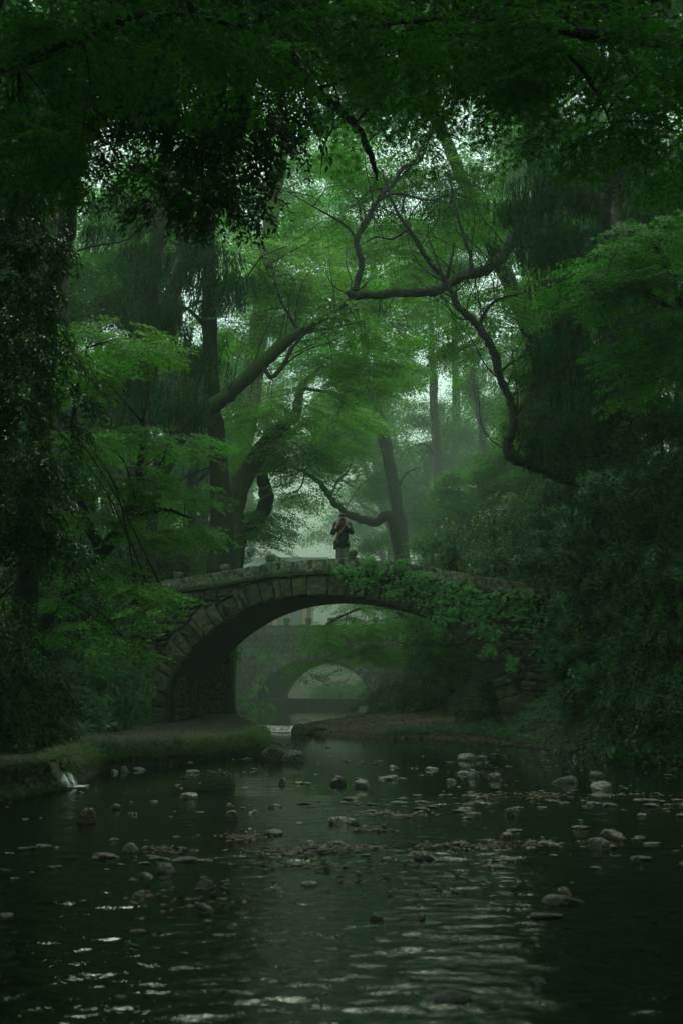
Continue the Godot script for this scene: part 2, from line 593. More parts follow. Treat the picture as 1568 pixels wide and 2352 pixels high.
var XL := [[0, -9.0], [9, -6.2], [13, -4.75], [15.6, -4.15], [18.6, -4.3], [21, -3.05], [23, -1.85], [24.4, -1.75], [26, -2.1], [29, -2.3], [33, -2.65], [34.6, -3.4], [36, -4.15], [42, -4.9], [50, -5.8], [58, -6.6], [70, -6.0], [130, -6.0]]
var XR := [[0, 9.5], [14, 8.6], [18, 7.3], [20.6, 6.6], [26.5, 4.15], [27.6, 3.8], [29, 2.3], [30.4, 0.1], [32.3, -1.25], [34, -1.2], [38, -0.2], [45, 0.4], [58, 1.0], [130, 1.0]]
var FLF := [[0, -11.5], [12, -8.5], [16, -7.4], [22, -6.2], [30, -5.7], [34, -4.7], [36, -4.6], [42, -5.3], [58, -7.2], [130, -7.0]]
var FRF := [[0, 9.6], [26, 4.5], [27, 4.2], [30, 4.4], [34, 3.0], [40, 1.8], [58, 2.0], [130, 2.0]]

func ground_h(x: float, z: float) -> float:
	var d := -z
	var xl := pw(XL, d)
	var xr := pw(XR, d)
	var lift := 0.15 * smoothstep(32.8, 34.2, d) + 0.5 * smoothstep(57.5, 59.5, d) + 3.0 * smoothstep(80.0, 110.0, d)
	var bumps := nz.get_noise_2d(x * 22.0, z * 22.0) * 0.10 + nz.get_noise_2d(x * 90.0, z * 90.0) * 0.03
	var h := -0.16 - 0.12 * smoothstep(0.3, 2.0, minf(x - xl, xr - x)) - 0.15 * smoothstep(10.0, 5.0, d) + bumps * 0.9 + lift
	var plateau := 4.5 + 0.02 * d
	if x < xl + 0.35:
		var e := xl + 0.2 - x
		var bank := lerpf(-0.2, 0.3, smoothstep(-0.15, 0.2, e)) + 0.05 * smoothstep(0.3, 2.0, e)
		var f := pw(FLF, d) - x
		if f > 0.0: bank += minf(f * (1.0 if d < 33.0 else 1.7), plateau) * smoothstep(0.0, 0.6, f)
		h = lerpf(h, bank + lift + bumps * (0.5 if f < 0.0 else 1.6), smoothstep(-0.15, 0.2, e))
	if x > xr - 0.35:
		var e := x - xr + 0.2
		var bank := lerpf(-0.2, 0.06, smoothstep(-0.15, 0.3, e)) + 0.09 * maxf(e, 0.0)
		var f := x - pw(FRF, d)
		if f > 0.0: bank += minf(f * 0.8, plateau) * smoothstep(0.0, 0.5, f)
		h = lerpf(h, bank + lift + bumps * (0.5 if f < 0.0 else 1.8), smoothstep(-0.15, 0.25, e))
	var far := maxf(absf(x) - 14.0, 0.0)
	h += minf(far * 0.12, 5.0)
	h += 20.0 * smoothstep(84.0, 150.0, d) * (0.6 + 0.4 * nz.get_noise_2d(x * 1.5, z * 1.5))
	return h

func grid(xs: Array, zs: Array, f: Callable, col: Callable) -> ArrayMesh:
	var mb := MB.new()
	var w := xs.size()
	for z in zs:
		for x in xs:
			mb.v.append(Vector3(x, f.call(x, z), z))
	for b in zs.size():
		for a in w:
			var k := b * w + a
			var dx := mb.v[b * w + mini(a + 1, w - 1)] - mb.v[b * w + maxi(a - 1, 0)]
			var dz := mb.v[mini(b + 1, zs.size() - 1) * w + a] - mb.v[maxi(b - 1, 0) * w + a]
			mb.n.append(dz.cross(dx).normalized() * (1.0 if zs[1] > zs[0] else -1.0))
			mb.c.append(col.call(mb.v[k], mb.n[k]))
	for b in zs.size() - 1:
		for a in w - 1:
			var k := b * w + a
			if zs[1] > zs[0]: mb.i.append_array([k, k + 1, k + w, k + 1, k + w + 1, k + w])
			else: mb.i.append_array([k, k + w, k + 1, k + 1, k + w, k + w + 1])
	return mb.done()

func steps(a: float, b: float, s: float) -> Array:
	var out := []
	var n := int(ceil(absf(b - a) / s))
	for k in n + 1: out.append(lerpf(a, b, float(k) / n))
	return out

func ripple(x: float, d: float) -> float:
	# how rough the water is, in metres of wave height
	var a := 0.0006
	a += 0.0035 * smoothstep(20.0, 16.0, d) + 0.003 * smoothstep(14.5, 12.5, d)
	a += 0.014 * smoothstep(0.55, 0.1, absf(d - 13.7 - 0.12 * x)) * smoothstep(-1.5, 1.0, x)
	a += 0.012 * smoothstep(0.6, 0.1, absf(d - 9.6 - 0.1 * x))
	a += 0.02 * smoothstep(32.4, 32.9, d)
	a += 0.0032 * smoothstep(8.9, 7.8, d) * (0.5 + 1.9 * maxf(0.0, nz.get_noise_2d(x * 32.0, d * 45.0) + 0.1))
	return a

func water_y(x: float, z: float) -> float:
	var d := -z
	var a := ripple(x, d)
	var y := a * (nz.get_noise_2d(x * 170.0, z * 420.0) * 0.9 + nz.get_noise_2d(x * 520.0 + 50.0, z * 1000.0) * 0.45)
	return y + 0.15 * smoothstep(32.9, 34.1, d)

func build_ground() -> void:
	var xs := [-250.0, -160, -100, -70, -50, -38, -30, -24, -20, -17, -14.5, -12.5, -11]
	xs.append_array(steps(-10, 10, 0.2))
	xs.append_array([11.0, 12.5, 14.5, 17, 20, 24, 30, 38, 50, 70, 100, 160, 250])
	var zs := [-250.0, -200, -170, -150, -135, -125, -115, -105, -97, -90, -84]
	zs.append_array(steps(-80, -46, 1.0))
	zs.append_array(steps(-45, -3, 0.25))
	zs.append_array([-1.0, 2.0, 6.0, 12.0, 25.0, 60.0, 120.0, 250.0])
	var col := func(p: Vector3, n: Vector3) -> Color:
		var g := nz.get_noise_2d(p.x * 16.0, p.z * 16.0)
		var dry := Color(1.0, 0.95, 0.85)
		var green := Color(0.55, 1.15, 0.4)
		var brown := Color(1.15, 0.92, 0.7)
		var c := dry.lerp(green, clampf(0.35 + g * 1.3, 0.0, 0.9))
		var d := -p.z
		if p.y < 0.5 and d > 27.0 and d < 42.0: c = brown.lerp(dry, clampf(g + 0.3, 0.0, 0.6))
		if p.x < -2.0 and p.y < 0.5 and d > 12.0 and d < 36.0: c = Color(0.3, 0.31, 0.26).lerp(brown, clampf(g * 1.2, 0.0, 0.35))
		return c / 2.0
	tag(part("ground", grid(xs, zs, ground_h, col), M.soil, self), "", "", "", "structure")
	# the stream
	var wc := func(_p: Vector3, _n: Vector3) -> Color: return Color.WHITE
	var stream := Node3D.new()
	stream.name = "stream"
	add_child(stream)
	tag(stream, "", "", "", "structure")
	var chop: StandardMaterial3D = M.water.duplicate()
	chop.heightmap_scale = 0.14
	chop.uv1_scale = Vector3(1.5, 1, 2.6)
	var calm: StandardMaterial3D = M.water.duplicate()
	calm.heightmap_scale = 0.04
	part("water_surface", grid(steps(-4.6, 4.6, 0.035), steps(-9.0, -3.5, 0.025), water_y, wc), chop, stream)
	part("water_surface", grid(steps(-6.5, 8.5, 0.08), steps(-14.6, -9.0, 0.045), water_y, wc), chop, stream)
	part("water_surface", grid(steps(-6.5, 9, 0.15), steps(-22.0, -14.6, 0.08), water_y, wc), calm, stream)
	part("water_surface", grid(steps(-6.5, 8, 0.25), steps(-32.5, -22.0, 0.12), water_y, wc), calm, stream)
	part("water_surface", grid(steps(-5, 2, 0.06), steps(-34.2, -32.5, 0.05), water_y, wc), chop, stream)
	part("water_surface", grid([-12.0, -9.0, -4.6], steps(-9.0, 3.0, 2.0), func(_x, _z): return -0.002, wc), chop, stream)
	part("water_surface", grid([4.6, 9.0, 12.0], steps(-9.0, 3.0, 2.0), func(_x, _z): return -0.002, wc), chop, stream)
	part("water_surface", grid([-4.6, 0.0, 4.6], steps(-3.5, 3.0, 1.0), func(_x, _z): return -0.002, wc), chop, stream)
	part("water_surface", grid(steps(-9, 3, 0.5), steps(-58.4, -34.2, 0.4), func(x, z): return 0.15 + 0.004 * nz.get_noise_2d(x * 120.0, z * 120.0), wc), calm, stream)
	part("water_surface", grid(steps(-9, 5, 1.0), steps(-90, -58.4, 1.0), func(_x, z): return 0.65 + 3.0 * smoothstep(80.0, 110.0, -z), wc), calm, stream)

# ------------------------------------------------------------------ masonry
func stone_mesh(poly: PackedVector2Array, back: float, front: float, bulge: float, col: Color) -> ArrayMesh:
	var p := PackedVector2Array()
	for k in poly.size():
		var a := poly[k]
		var b := poly[(k + 1) % poly.size()]
		var n := clampi(int(a.distance_to(b) / 0.16), 1, 5)
		for j in n:
			p.append(a.lerp(b, (j + (rf(-0.15, 0.15) if j else 0.0)) / n) + Vector2(rf(-0.018, 0.018), rf(-0.018, 0.018)))
	var c := Vector2.ZERO
	for q in p: c += q
	c /= p.size()
	var size := 0.0
	for q in p: size += q.distance_to(c)
	size /= p.size()
	var mb := MB.new()
	var rings := [[], [], []]
	for q in p:
		rings[0].append(Vector3(q.x, q.y, back))
		rings[1].append(Vector3(q.x, q.y, front - 0.03 + rf(-0.008, 0.008)))
		var w := c.lerp(q, 1.0 - clampf(rf(0.028, 0.045) / size, 0.0, 0.5))
		rings[2].append(Vector3(w.x, w.y, front + rf(-0.3, 1.0) * bulge))
	var mid := Vector3(c.x, c.y, front + bulge * rf(0.7, 1.4))
	for k in p.size():
		var j := (k + 1) % p.size()
		for r in 2: mb.quad(rings[r][k], rings[r + 1][k], rings[r + 1][j], rings[r][j], col)
		mb.tri(rings[2][k], mid, rings[2][j], col)
	return mb.done()

func stone_tone() -> Color:
	var k := rf(0.45, 1.5) / 2.0
	var w := rf(-0.12, 0.1)
	return Color(k * (1.0 + w), k, k * (1.0 - w * 1.3))

func shrunk(poly: PackedVector2Array, by: float) -> PackedVector2Array:
	var r := Geometry2D.offset_polygon(poly, -by, Geometry2D.JOIN_MITER)
	var best := PackedVector2Array()
	var area := 0.0
	for q in r:
		var a := 0.0
		for k in q.size():
			a += q[k].cross(q[(k + 1) % q.size()])
		if absf(a) > area:
			area = absf(a)
			best = q
	return best if area > 0.012 else PackedVector2Array()

# rubble in uneven courses inside an outline, minus a hole
func rubble(parent: Node, outline: PackedVector2Array, hole: PackedVector2Array, x0: float, x1: float, y0: float, y1: float, hs: Vector2, ws: Vector2, xf := Transform3D(), mat: Material = null, tall := 0.0) -> void:
	var y := y0
	while y < y1:
		var h := rf(hs.x, hs.y) * (1.0 + tall * clampf(1.0 - (y - y0) / 1.5, 0.0, 1.0))
		var x := x0 - rf(0.0, ws.y)
		while x < x1:
			var w := rf(ws.x, ws.y) * (1.0 + tall * clampf(1.0 - (y - y0) / 1.5, 0.0, 1.0))
			var rows := 2 if rng.randf() < 0.22 and h > 0.2 else 1
			for q in rows:
				var lo := y + h * q / rows
				var hi := y + h * (q + 1) / rows
				var wob := func(px: float) -> float: return nz.get_noise_2d(px * 60.0, y * 90.0) * 0.09
				var s := PackedVector2Array([Vector2(x + rf(-0.03, 0.03), lo + wob.call(x)), Vector2(x + w + rf(-0.03, 0.03), lo + wob.call(x + w)), Vector2(x + w + rf(-0.03, 0.03), hi + wob.call(x + w)), Vector2(x + rf(-0.03, 0.03), hi + wob.call(x))])
				# knock the corners off
				var cut := PackedVector2Array()
				for k in 4:
					var a := s[k]
					cut.append(a.lerp(s[(k + 3) % 4], rf(0.06, 0.2)))
					cut.append(a.lerp(s[(k + 1) % 4], rf(0.06, 0.2)))
				for g in Geometry2D.intersect_polygons(cut, outline):
					var rest: Array = Geometry2D.clip_polygons(g, hole) if hole.size() else [g]
					for r in rest:
						var z := shrunk(r, 0.012)
						if z.size() >= 3:
							part("stone", stone_mesh(z, -0.14, rf(-0.03, 0.035), rf(0.015, 0.05), stone_tone()), mat if mat else M.stone, parent, xf)
			x += w
		y += h

var INTRA := [[-5.35, -0.3], [-5.31, 0.4], [-5.24, 1.1], [-5.08, 1.55], [-4.82, 1.97], [-4.45, 2.42], [-3.96, 2.88], [-3.2, 3.36], [-2.5, 3.66], [-1.75, 3.85], [-0.85, 3.93], [0.0, 3.88], [0.8, 3.74], [1.6, 3.53], [2.3, 3.26], [2.9, 2.95], [3.35, 2.6], [3.75, 2.2], [4.05, 1.7], [4.28, 1.1], [4.42, 0.6], [4.52, -0.3]]
var TOPLINE := [[-9.0, 3.55], [-6.4, 3.95], [-4.95, 4.15], [-3.5, 4.33], [-2.13, 4.55], [0.31, 4.64], [1.74, 4.46], [3.83, 4.03], [5.6, 3.7], [8.0, 3.3]]

func build_bridge() -> void:
	var br := thing("stone_arch_bridge", "old mossy stone arch bridge over the stream with ivy on its right half", "bridge")
	br.transform = bridge_frame
	var ip := []
	for q in INTRA: ip.append(Vector2(q[0], q[1]))
	ip = spline(ip, 6)
	# core of the bridge, set back behind the face stones
	var mb := MB.new()
	var dark := Color(1, 1, 1)
	var top := []
	for x in steps(-9.0, 8.0, 0.5): top.append(Vector2(x, pw(TOPLINE, x)))
	var poly := PackedVector2Array([Vector2(-9.0, -0.3)])
	for q in ip: poly.append(q)
	poly.append(Vector2(8.0, -0.3))
	var outline := PackedVector2Array(poly)
	for k in range(top.size() - 1, -1, -1):
		poly.append(top[k] + Vector2(0, 0.02))
		outline.append(top[k] - Vector2(0, 0.07))
	var tris := Geometry2D.triangulate_polygon(poly)
	for k in range(0, tris.size(), 3):
		var t := [poly[tris[k]], poly[tris[k + 1]], poly[tris[k + 2]]]
		for zz in [-0.1, -3.32]:
			mb.tri(Vector3(t[0].x, t[0].y, zz), Vector3(t[1].x, t[1].y, zz), Vector3(t[2].x, t[2].y, zz), dark)
	for k in poly.size():
		var a := poly[k]
		var b := poly[(k + 1) % poly.size()]
		mb.quad(Vector3(a.x, a.y, -0.1), Vector3(b.x, b.y, -0.1), Vector3(b.x, b.y, -3.32), Vector3(a.x, a.y, -3.32), dark)
	part("core", mb.done(), M.mortar, br)
	# voussoirs round the arch
	var acc := [0.0]
	for k in ip.size() - 1: acc.append(acc[-1] + ip[k].distance_to(ip[k + 1]))
	var along := func(s: float) -> Array:
		var k := 0
		while k < ip.size() - 2 and acc[k + 1] < s: k += 1
		var a: Vector2 = ip[maxi(k - 3, 0)]
		var b: Vector2 = ip[mini(k + 4, ip.size() - 1)]
		var t := (b - a).normalized()
		return [ip[k].lerp(ip[k + 1], (s - acc[k]) / maxf(acc[k + 1] - acc[k], 1e-5)), Vector2(-t.y, t.x)]
	var ring := PackedVector2Array()
	var outer := []
	var s := 0.02
	while s < acc[-1] - 0.05:
		var here: Array = along.call(s)
		var low := clampf((1.9 - here[0].y) / 1.0, 0.0, 1.0)
		var w := rf(0.15, 0.42) + low * rf(0.02, 0.14)
		if absf(here[0].x + 0.5) < 0.9: w = rf(0.34, 0.62)
		var e := minf(s + w, acc[-1])
		var there: Array = along.call(e)
		var th := rf(0.56, 0.88) + low * rf(-0.1, 0.4)
		var mid: Vector2 = (here[0] + there[0]) * 0.5
		var nn: Vector2 = (here[1] + there[1]).normalized()
		while th > 0.3 and (mid + nn * th).y > pw(TOPLINE, mid.x + nn.x * th) - 0.1: th -= 0.02
		var q := PackedVector2Array([here[0], there[0], there[0] + there[1] * (th + rf(-0.05, 0.03)), here[0] + here[1] * (th + rf(-0.05, 0.03))])
		outer.append(here[0] + here[1] * (th - 0.02))
		outer.append(there[0] + there[1] * (th - 0.02))
		var z := shrunk(q, 0.011)
		if z.size() >= 3:
			part("voussoir_stone", stone_mesh(z, -0.45, rf(-0.02, 0.07), rf(0.01, 0.06), stone_tone() * Color(1.1, 1.1, 1.1)), M.stone, br)
		s = e
	for q in ip: ring.append(q)
	for k in range(outer.size() - 1, -1, -1): ring.append(outer[k])
	# rubble of the spandrels and abutments
	rubble(br, outline, ring, -7.2, -3.0, -0.2, 4.4, Vector2(0.14, 0.27), Vector2(0.25, 0.6), Transform3D(), null, 0.7)
	rubble(br, outline, ring, -3.0, 2.4, 2.8, 4.7, Vector2(0.07, 0.14), Vector2(0.3, 0.75))
	rubble(br, outline, ring, 2.4, 6.6, 0.0, 4.3, Vector2(0.16, 0.28), Vector2(0.28, 0.62), Transform3D(), null, 0.3)
	# rubble wall under the left side of the vault, running on upstream
	var wall := PackedVector2Array([Vector2(0.5, -0.2), Vector2(4.75, -0.2), Vector2(4.75, 4.1), Vector2(3.45, 4.1), Vector2(3.4, 2.1), Vector2(0.5, 2.0)])
	var inner := Transform3D(Basis(Vector3(0, 0, -1), Vector3(0, 1, 0), Vector3(1, 0, 0)), Vector3(-5.06, 0, 0))
	mb = MB.new()
	mb.box(Vector3(-6.4, -0.3, -4.75), Vector3(-5.17, 4.2, -3.3), dark)
	part("core", mb.done(), M.mortar, br)
	rubble(br, wall, PackedVector2Array(), 0.4, 4.8, -0.1, 4.1, Vector2(0.12, 0.24), Vector2(0.18, 0.4), inner)
	# string course, parapet, posts
	var px := [-6.4, -4.95, -3.5, -2.13, 0.31, 1.74, 3.83, 5.6, 7.5]
	for side in 2:
		var zf := 0.02 if side == 0 else -3.3
		for k in px.size() - 1:
			var a := Vector2(px[k], pw(TOPLINE, px[k]))
			var b := Vector2(px[k + 1], pw(TOPLINE, px[k + 1]))
			var slab := func(lo: float, hi: float, z0: float, z1: float, inset: float, called: String, mat: Material) -> void:
				var m := MB.new()
				var u := (b - a).normalized() * inset
				var p := [a + u + Vector2(0, lo), b - u + Vector2(0, lo), b - u + Vector2(0, hi), a + u + Vector2(0, hi)]
				var ch := 0.018
				var f := []
				for w in p: f.append(Vector3(w.x, w.y, z1))
				var n := 14
				var last_wear := 0.0
				var col := Color(0.5, 0.5, 0.5) * rf(0.7, 1.25)
				col.a = 1.0
				for j in n:
					var f0 := float(j) / n
					var f1 := float(j + 1) / n
					var wv := [rf(-0.004, 0.004), rf(-0.004, 0.004)]
					var b0: Vector3 = f[0].lerp(f[1], f0)
					var b1: Vector3 = f[0].lerp(f[1], f1)
					var t0: Vector3 = f[3].lerp(f[2], f0) + Vector3(0, last_wear, 0)
					last_wear = rf(-0.016, 0.008) if rng.randf() < 0.85 else rf(-0.04, -0.01)
					var t1: Vector3 = f[3].lerp(f[2], f1) + Vector3(0, last_wear, 0)
					var dn := Vector3(0, -ch, 0)
					var bk := Vector3(0, 0, -ch)
					m.quad(b0, t0 + dn, t1 + dn, b1, col)
					m.quad(t0 + dn, t0 + bk, t1 + bk, t1 + dn, col)
					var t0b := Vector3(t0.x, t0.y, z0)
					var t1b := Vector3(t1.x, t1.y, z0)
					var b0b := Vector3(b0.x, b0.y, z0)
					var b1b := Vector3(b1.x, b1.y, z0)
					m.quad(t0 + bk, t0b, t1b, t1 + bk, col)
					m.quad(b0b, b1b, t1b, t0b, col)
					m.quad(b0, b1, b1b, b0b, col)
				for w in [0, 1]:
					var e0: Vector3 = f[0] if w == 0 else f[1]
					var e1: Vector3 = f[3] if w == 0 else f[2]
					m.quad(e0, e1, Vector3(e1.x, e1.y, z0), Vector3(e0.x, e0.y, z0), col)
				part(called, m.done(), mat, br)
			slab.call(-0.075, 0.02, zf - 0.26, zf + 0.09, 0.004, "string_course", M.moss_stone)
			slab.call(0.024, 0.36, zf - 0.17, zf - 0.01, 0.09, "parapet_panel", M.lichen)
		for k in px.size():
			var m := MB.new()
			var y := pw(TOPLINE, px[k])
			var h := 0.56 + rf(-0.02, 0.02)
			m.box(Vector3(px[k] - 0.1, y - 0.05, zf - 0.2), Vector3(px[k] + 0.1, y + h - 0.19, zf + 0.02), Color(0.42, 0.43, 0.38), 0.015)
			m.box(Vector3(px[k] - 0.075, y + h - 0.2, zf - 0.175), Vector3(px[k] + 0.075, y + h - 0.14, zf - 0.005), Color(0.42, 0.43, 0.38), 0.01)
			m.box(Vector3(px[k] - 0.11, y + h - 0.142, zf - 0.21), Vector3(px[k] + 0.11, y + h, zf + 0.03), Color(0.42, 0.43, 0.38), 0.03)
			part("parapet_post", m.done(), M.lichen, br)
	# moss and small growth along the string course
	var xf := []
	var cols := []
	for k in 260:
		var x := rf(-5.5, 4.5)
		xf.append(Transform3D(Basis(Vector3.RIGHT, rf(0.2, 0.9)).scaled(Vector3.ONE * rf(0.25, 0.6)), Vector3(x, pw(TOPLINE, x) + 0.015, rf(0.02, 0.1))))
		cols.append(Color(1, 1, 1) * rf(0.6, 1.1))
	scatter(br, "moss_tufts", "grass", M.grass, xf, cols, Vector3.ZERO)

func build_ivy() -> void:
	var t := thing("ivy", "ivy hanging over the parapet and face of the stone bridge, right of its crown", "ivy", bridge_frame * Vector3(2.6, 4.0, 0.0))
	var inv := Transform3D(Basis(), t.position).affine_inverse() * bridge_frame
	var spots := [[0.25, 4.62, 0.35, 0.12], [0.75, 4.5, 0.35, 0.2], [0.55, 4.2, 0.25, 0.2], [1.3, 4.5, 0.4, 0.22], [1.9, 4.35, 0.45, 0.25], [1.5, 4.1, 0.35, 0.2], [2.2, 4.1, 0.35, 0.3], [2.5, 4.2, 0.3, 0.15], [2.9, 3.85, 0.45, 0.22], [3.4, 3.75, 0.5, 0.22], [3.9, 3.65, 0.5, 0.22], [2.7, 3.5, 0.3, 0.3], [3.1, 3.35, 0.3, 0.3], [3.75, 3.35, 0.4, 0.28], [4.3, 3.4, 0.4, 0.3], [2.75, 3.05, 0.15, 0.25], [3.9, 2.95, 0.18, 0.3], [4.2, 2.75, 0.15, 0.3], [4.8, 3.4, 0.35, 0.22], [5.3, 3.1, 0.35, 0.4], [4.15, 2.3, 0.08, 0.12], [5.6, 2.5, 0.2, 0.4], [4.7, 2.0, 0.1, 0.15], [0.9, 4.85, 0.12, 0.15], [1.75, 4.85, 0.12, 0.15], [3.2, 4.05, 0.5, 0.12], [4.4, 3.8, 0.5, 0.15], [5.2, 3.7, 0.4, 0.2]]
	# stems
	var mb := MB.new()
	for s in spots:
		var a := Vector3(s[0], s[1] + s[3], 0.06)
		var b := Vector3(s[0] - s[2] + rf(-0.4, 0.1), minf(s[1] + 0.5, pw(TOPLINE, s[0]) + 0.1), 0.07)
		tube(mb, [inv * a, inv * a.lerp(b, 0.5) + Vector3(0, 0.05, 0), inv * b], [0.006, 0.008, 0.01], 4)
	part("stem", mb.done(), M.bark, t)
	var shapes := []
	for k in 6:
		var m := MB.new()
		leaf_palm(m, Vector3.ZERO, Vector3(0, -1, 0), Vector3(0, 0, 1), 0.12, tone(0.35))
		shapes.append(m.done())
	var xf := []
	var cols := []
	for k in 3000:
		var s: Array = spots[k % spots.size()]
		var x: float = s[0] + rng.randfn() * s[2] * 0.55
		var y: float = minf(s[1] + rng.randfn() * s[3] * 0.6, pw(TOPLINE, x) + 0.3)
		var zz := rf(0.07, 0.2) + 0.08 * smoothstep(-0.2, 0.1, y - pw(TOPLINE, x))
		var e := Transform3D(Basis(Vector3.RIGHT, -rf(0.2, 1.0)) * Basis(Vector3.UP, rf(-0.6, 0.6)) * Basis(Vector3.BACK, rf(-0.8, 0.8)), Vector3(x, y, zz))
		e.basis = e.basis.scaled(Vector3.ONE * rf(0.7, 1.3))
		if k < 300:
			part("leaf", shapes[k % shapes.size()], M.bridge_ivy, t, inv * e)
		elif k % 5 == 0:
			xf.append(inv * e)
			var l := rf(0.6, 1.2)
			cols.append(Color(l, l, l))
	scatter(t, "foliage", "lobed", M.bridge_ivy, xf, cols, Vector3.ZERO)

func build_far_bridge() -> void:
	var fb := thing("far_bridge", "grey stone arch bridge farther upstream in the mist, seen under the near arch", "bridge", Vector3.ZERO)
	fb.transform = Transform3D(Basis(Vector3.UP, deg_to_rad(-8.0)), Vector3(-1.5, 0, -60))
	var ip := []
	for k in 33:
		var a := PI * (1.0 - k / 32.0)
		ip.append(Vector2(3.3 * cos(a), 2.75 * sin(a)))
	var poly := PackedVector2Array([Vector2(-16, -0.5)])
	poly.append(Vector2(-3.3, -0.5))
	for q in ip: poly.append(q)
	poly.append_array([Vector2(3.3, -0.5), Vector2(16, -0.5), Vector2(16, 4.1), Vector2(-16, 4.1)])
	var mb := MB.new()
	var g := Color(0.42, 0.45, 0.45)
	var tris := Geometry2D.triangulate_polygon(poly)
	for k in range(0, tris.size(), 3):
		for zz in [0.0, -9.0]:
			mb.tri(Vector3(poly[tris[k]].x, poly[tris[k]].y, zz), Vector3(poly[tris[k + 1]].x, poly[tris[k + 1]].y, zz), Vector3(poly[tris[k + 2]].x, poly[tris[k + 2]].y, zz), g)
	for k in poly.size():
		var a := poly[k]
		var b := poly[(k + 1) % poly.size()]
		mb.quad(Vector3(a.x, a.y, 0), Vector3(b.x, b.y, 0), Vector3(b.x, b.y, -9), Vector3(a.x, a.y, -9), g)
	part("wall", mb.done(), M.lichen, fb)
	for k in range(0, 32):
		var a: Vector2 = ip[k]
		var b: Vector2 = ip[k + 1]
		var q := PackedVector2Array([a, b, b + b.normalized() * 0.62, a + a.normalized() * 0.62])
		part("voussoir_stone", stone_mesh(shrunk(q, 0.02), -0.02, rf(0.05, 0.12), 0.02, Color(0.75, 0.75, 0.7) * rf(0.8, 1.2)), M.lichen, fb)
	mb = MB.new()
	mb.box(Vector3(-16, 4.1, -0.4), Vector3(16, 4.22, 0.14), g, 0.02)
	part("string_course", mb.done(), M.lichen, fb)
	for k in 10:
		var x := -6.6 + 1.25 * k
		mb = MB.new()
		mb.box(Vector3(x + 0.13, 4.22, -0.18), Vector3(x + 1.12, 4.68, 0.0), g * rf(0.85, 1.1), 0.02)
		part("parapet_panel", mb.done(), M.lichen, fb)
		mb = MB.new()
		mb.box(Vector3(x - 0.12, 4.22, -0.22), Vector3(x + 0.12, 4.85, 0.03), g * 0.7, 0.02)
		mb.box(Vector3(x - 0.16, 4.85, -0.26), Vector3(x + 0.16, 5.08, 0.07), g * 0.7, 0.04)
		part("parapet_post", mb.done(), M.lichen, fb)
	# sill across the stream at its foot
	mb = MB.new()
	for k in 9:
		mb = MB.new()
		var x := -7.0 + k * 1.15
		mb.box(Vector3(x, -0.2, rf(1.2, 1.3)), Vector3(x + 1.12, 0.62 + rf(-0.03, 0.03), 2.0), Color(0.14, 0.16, 0.12) * rf(0.7, 1.1), 0.04)
		part("sill_stone", mb.done(), M.rock, fb)

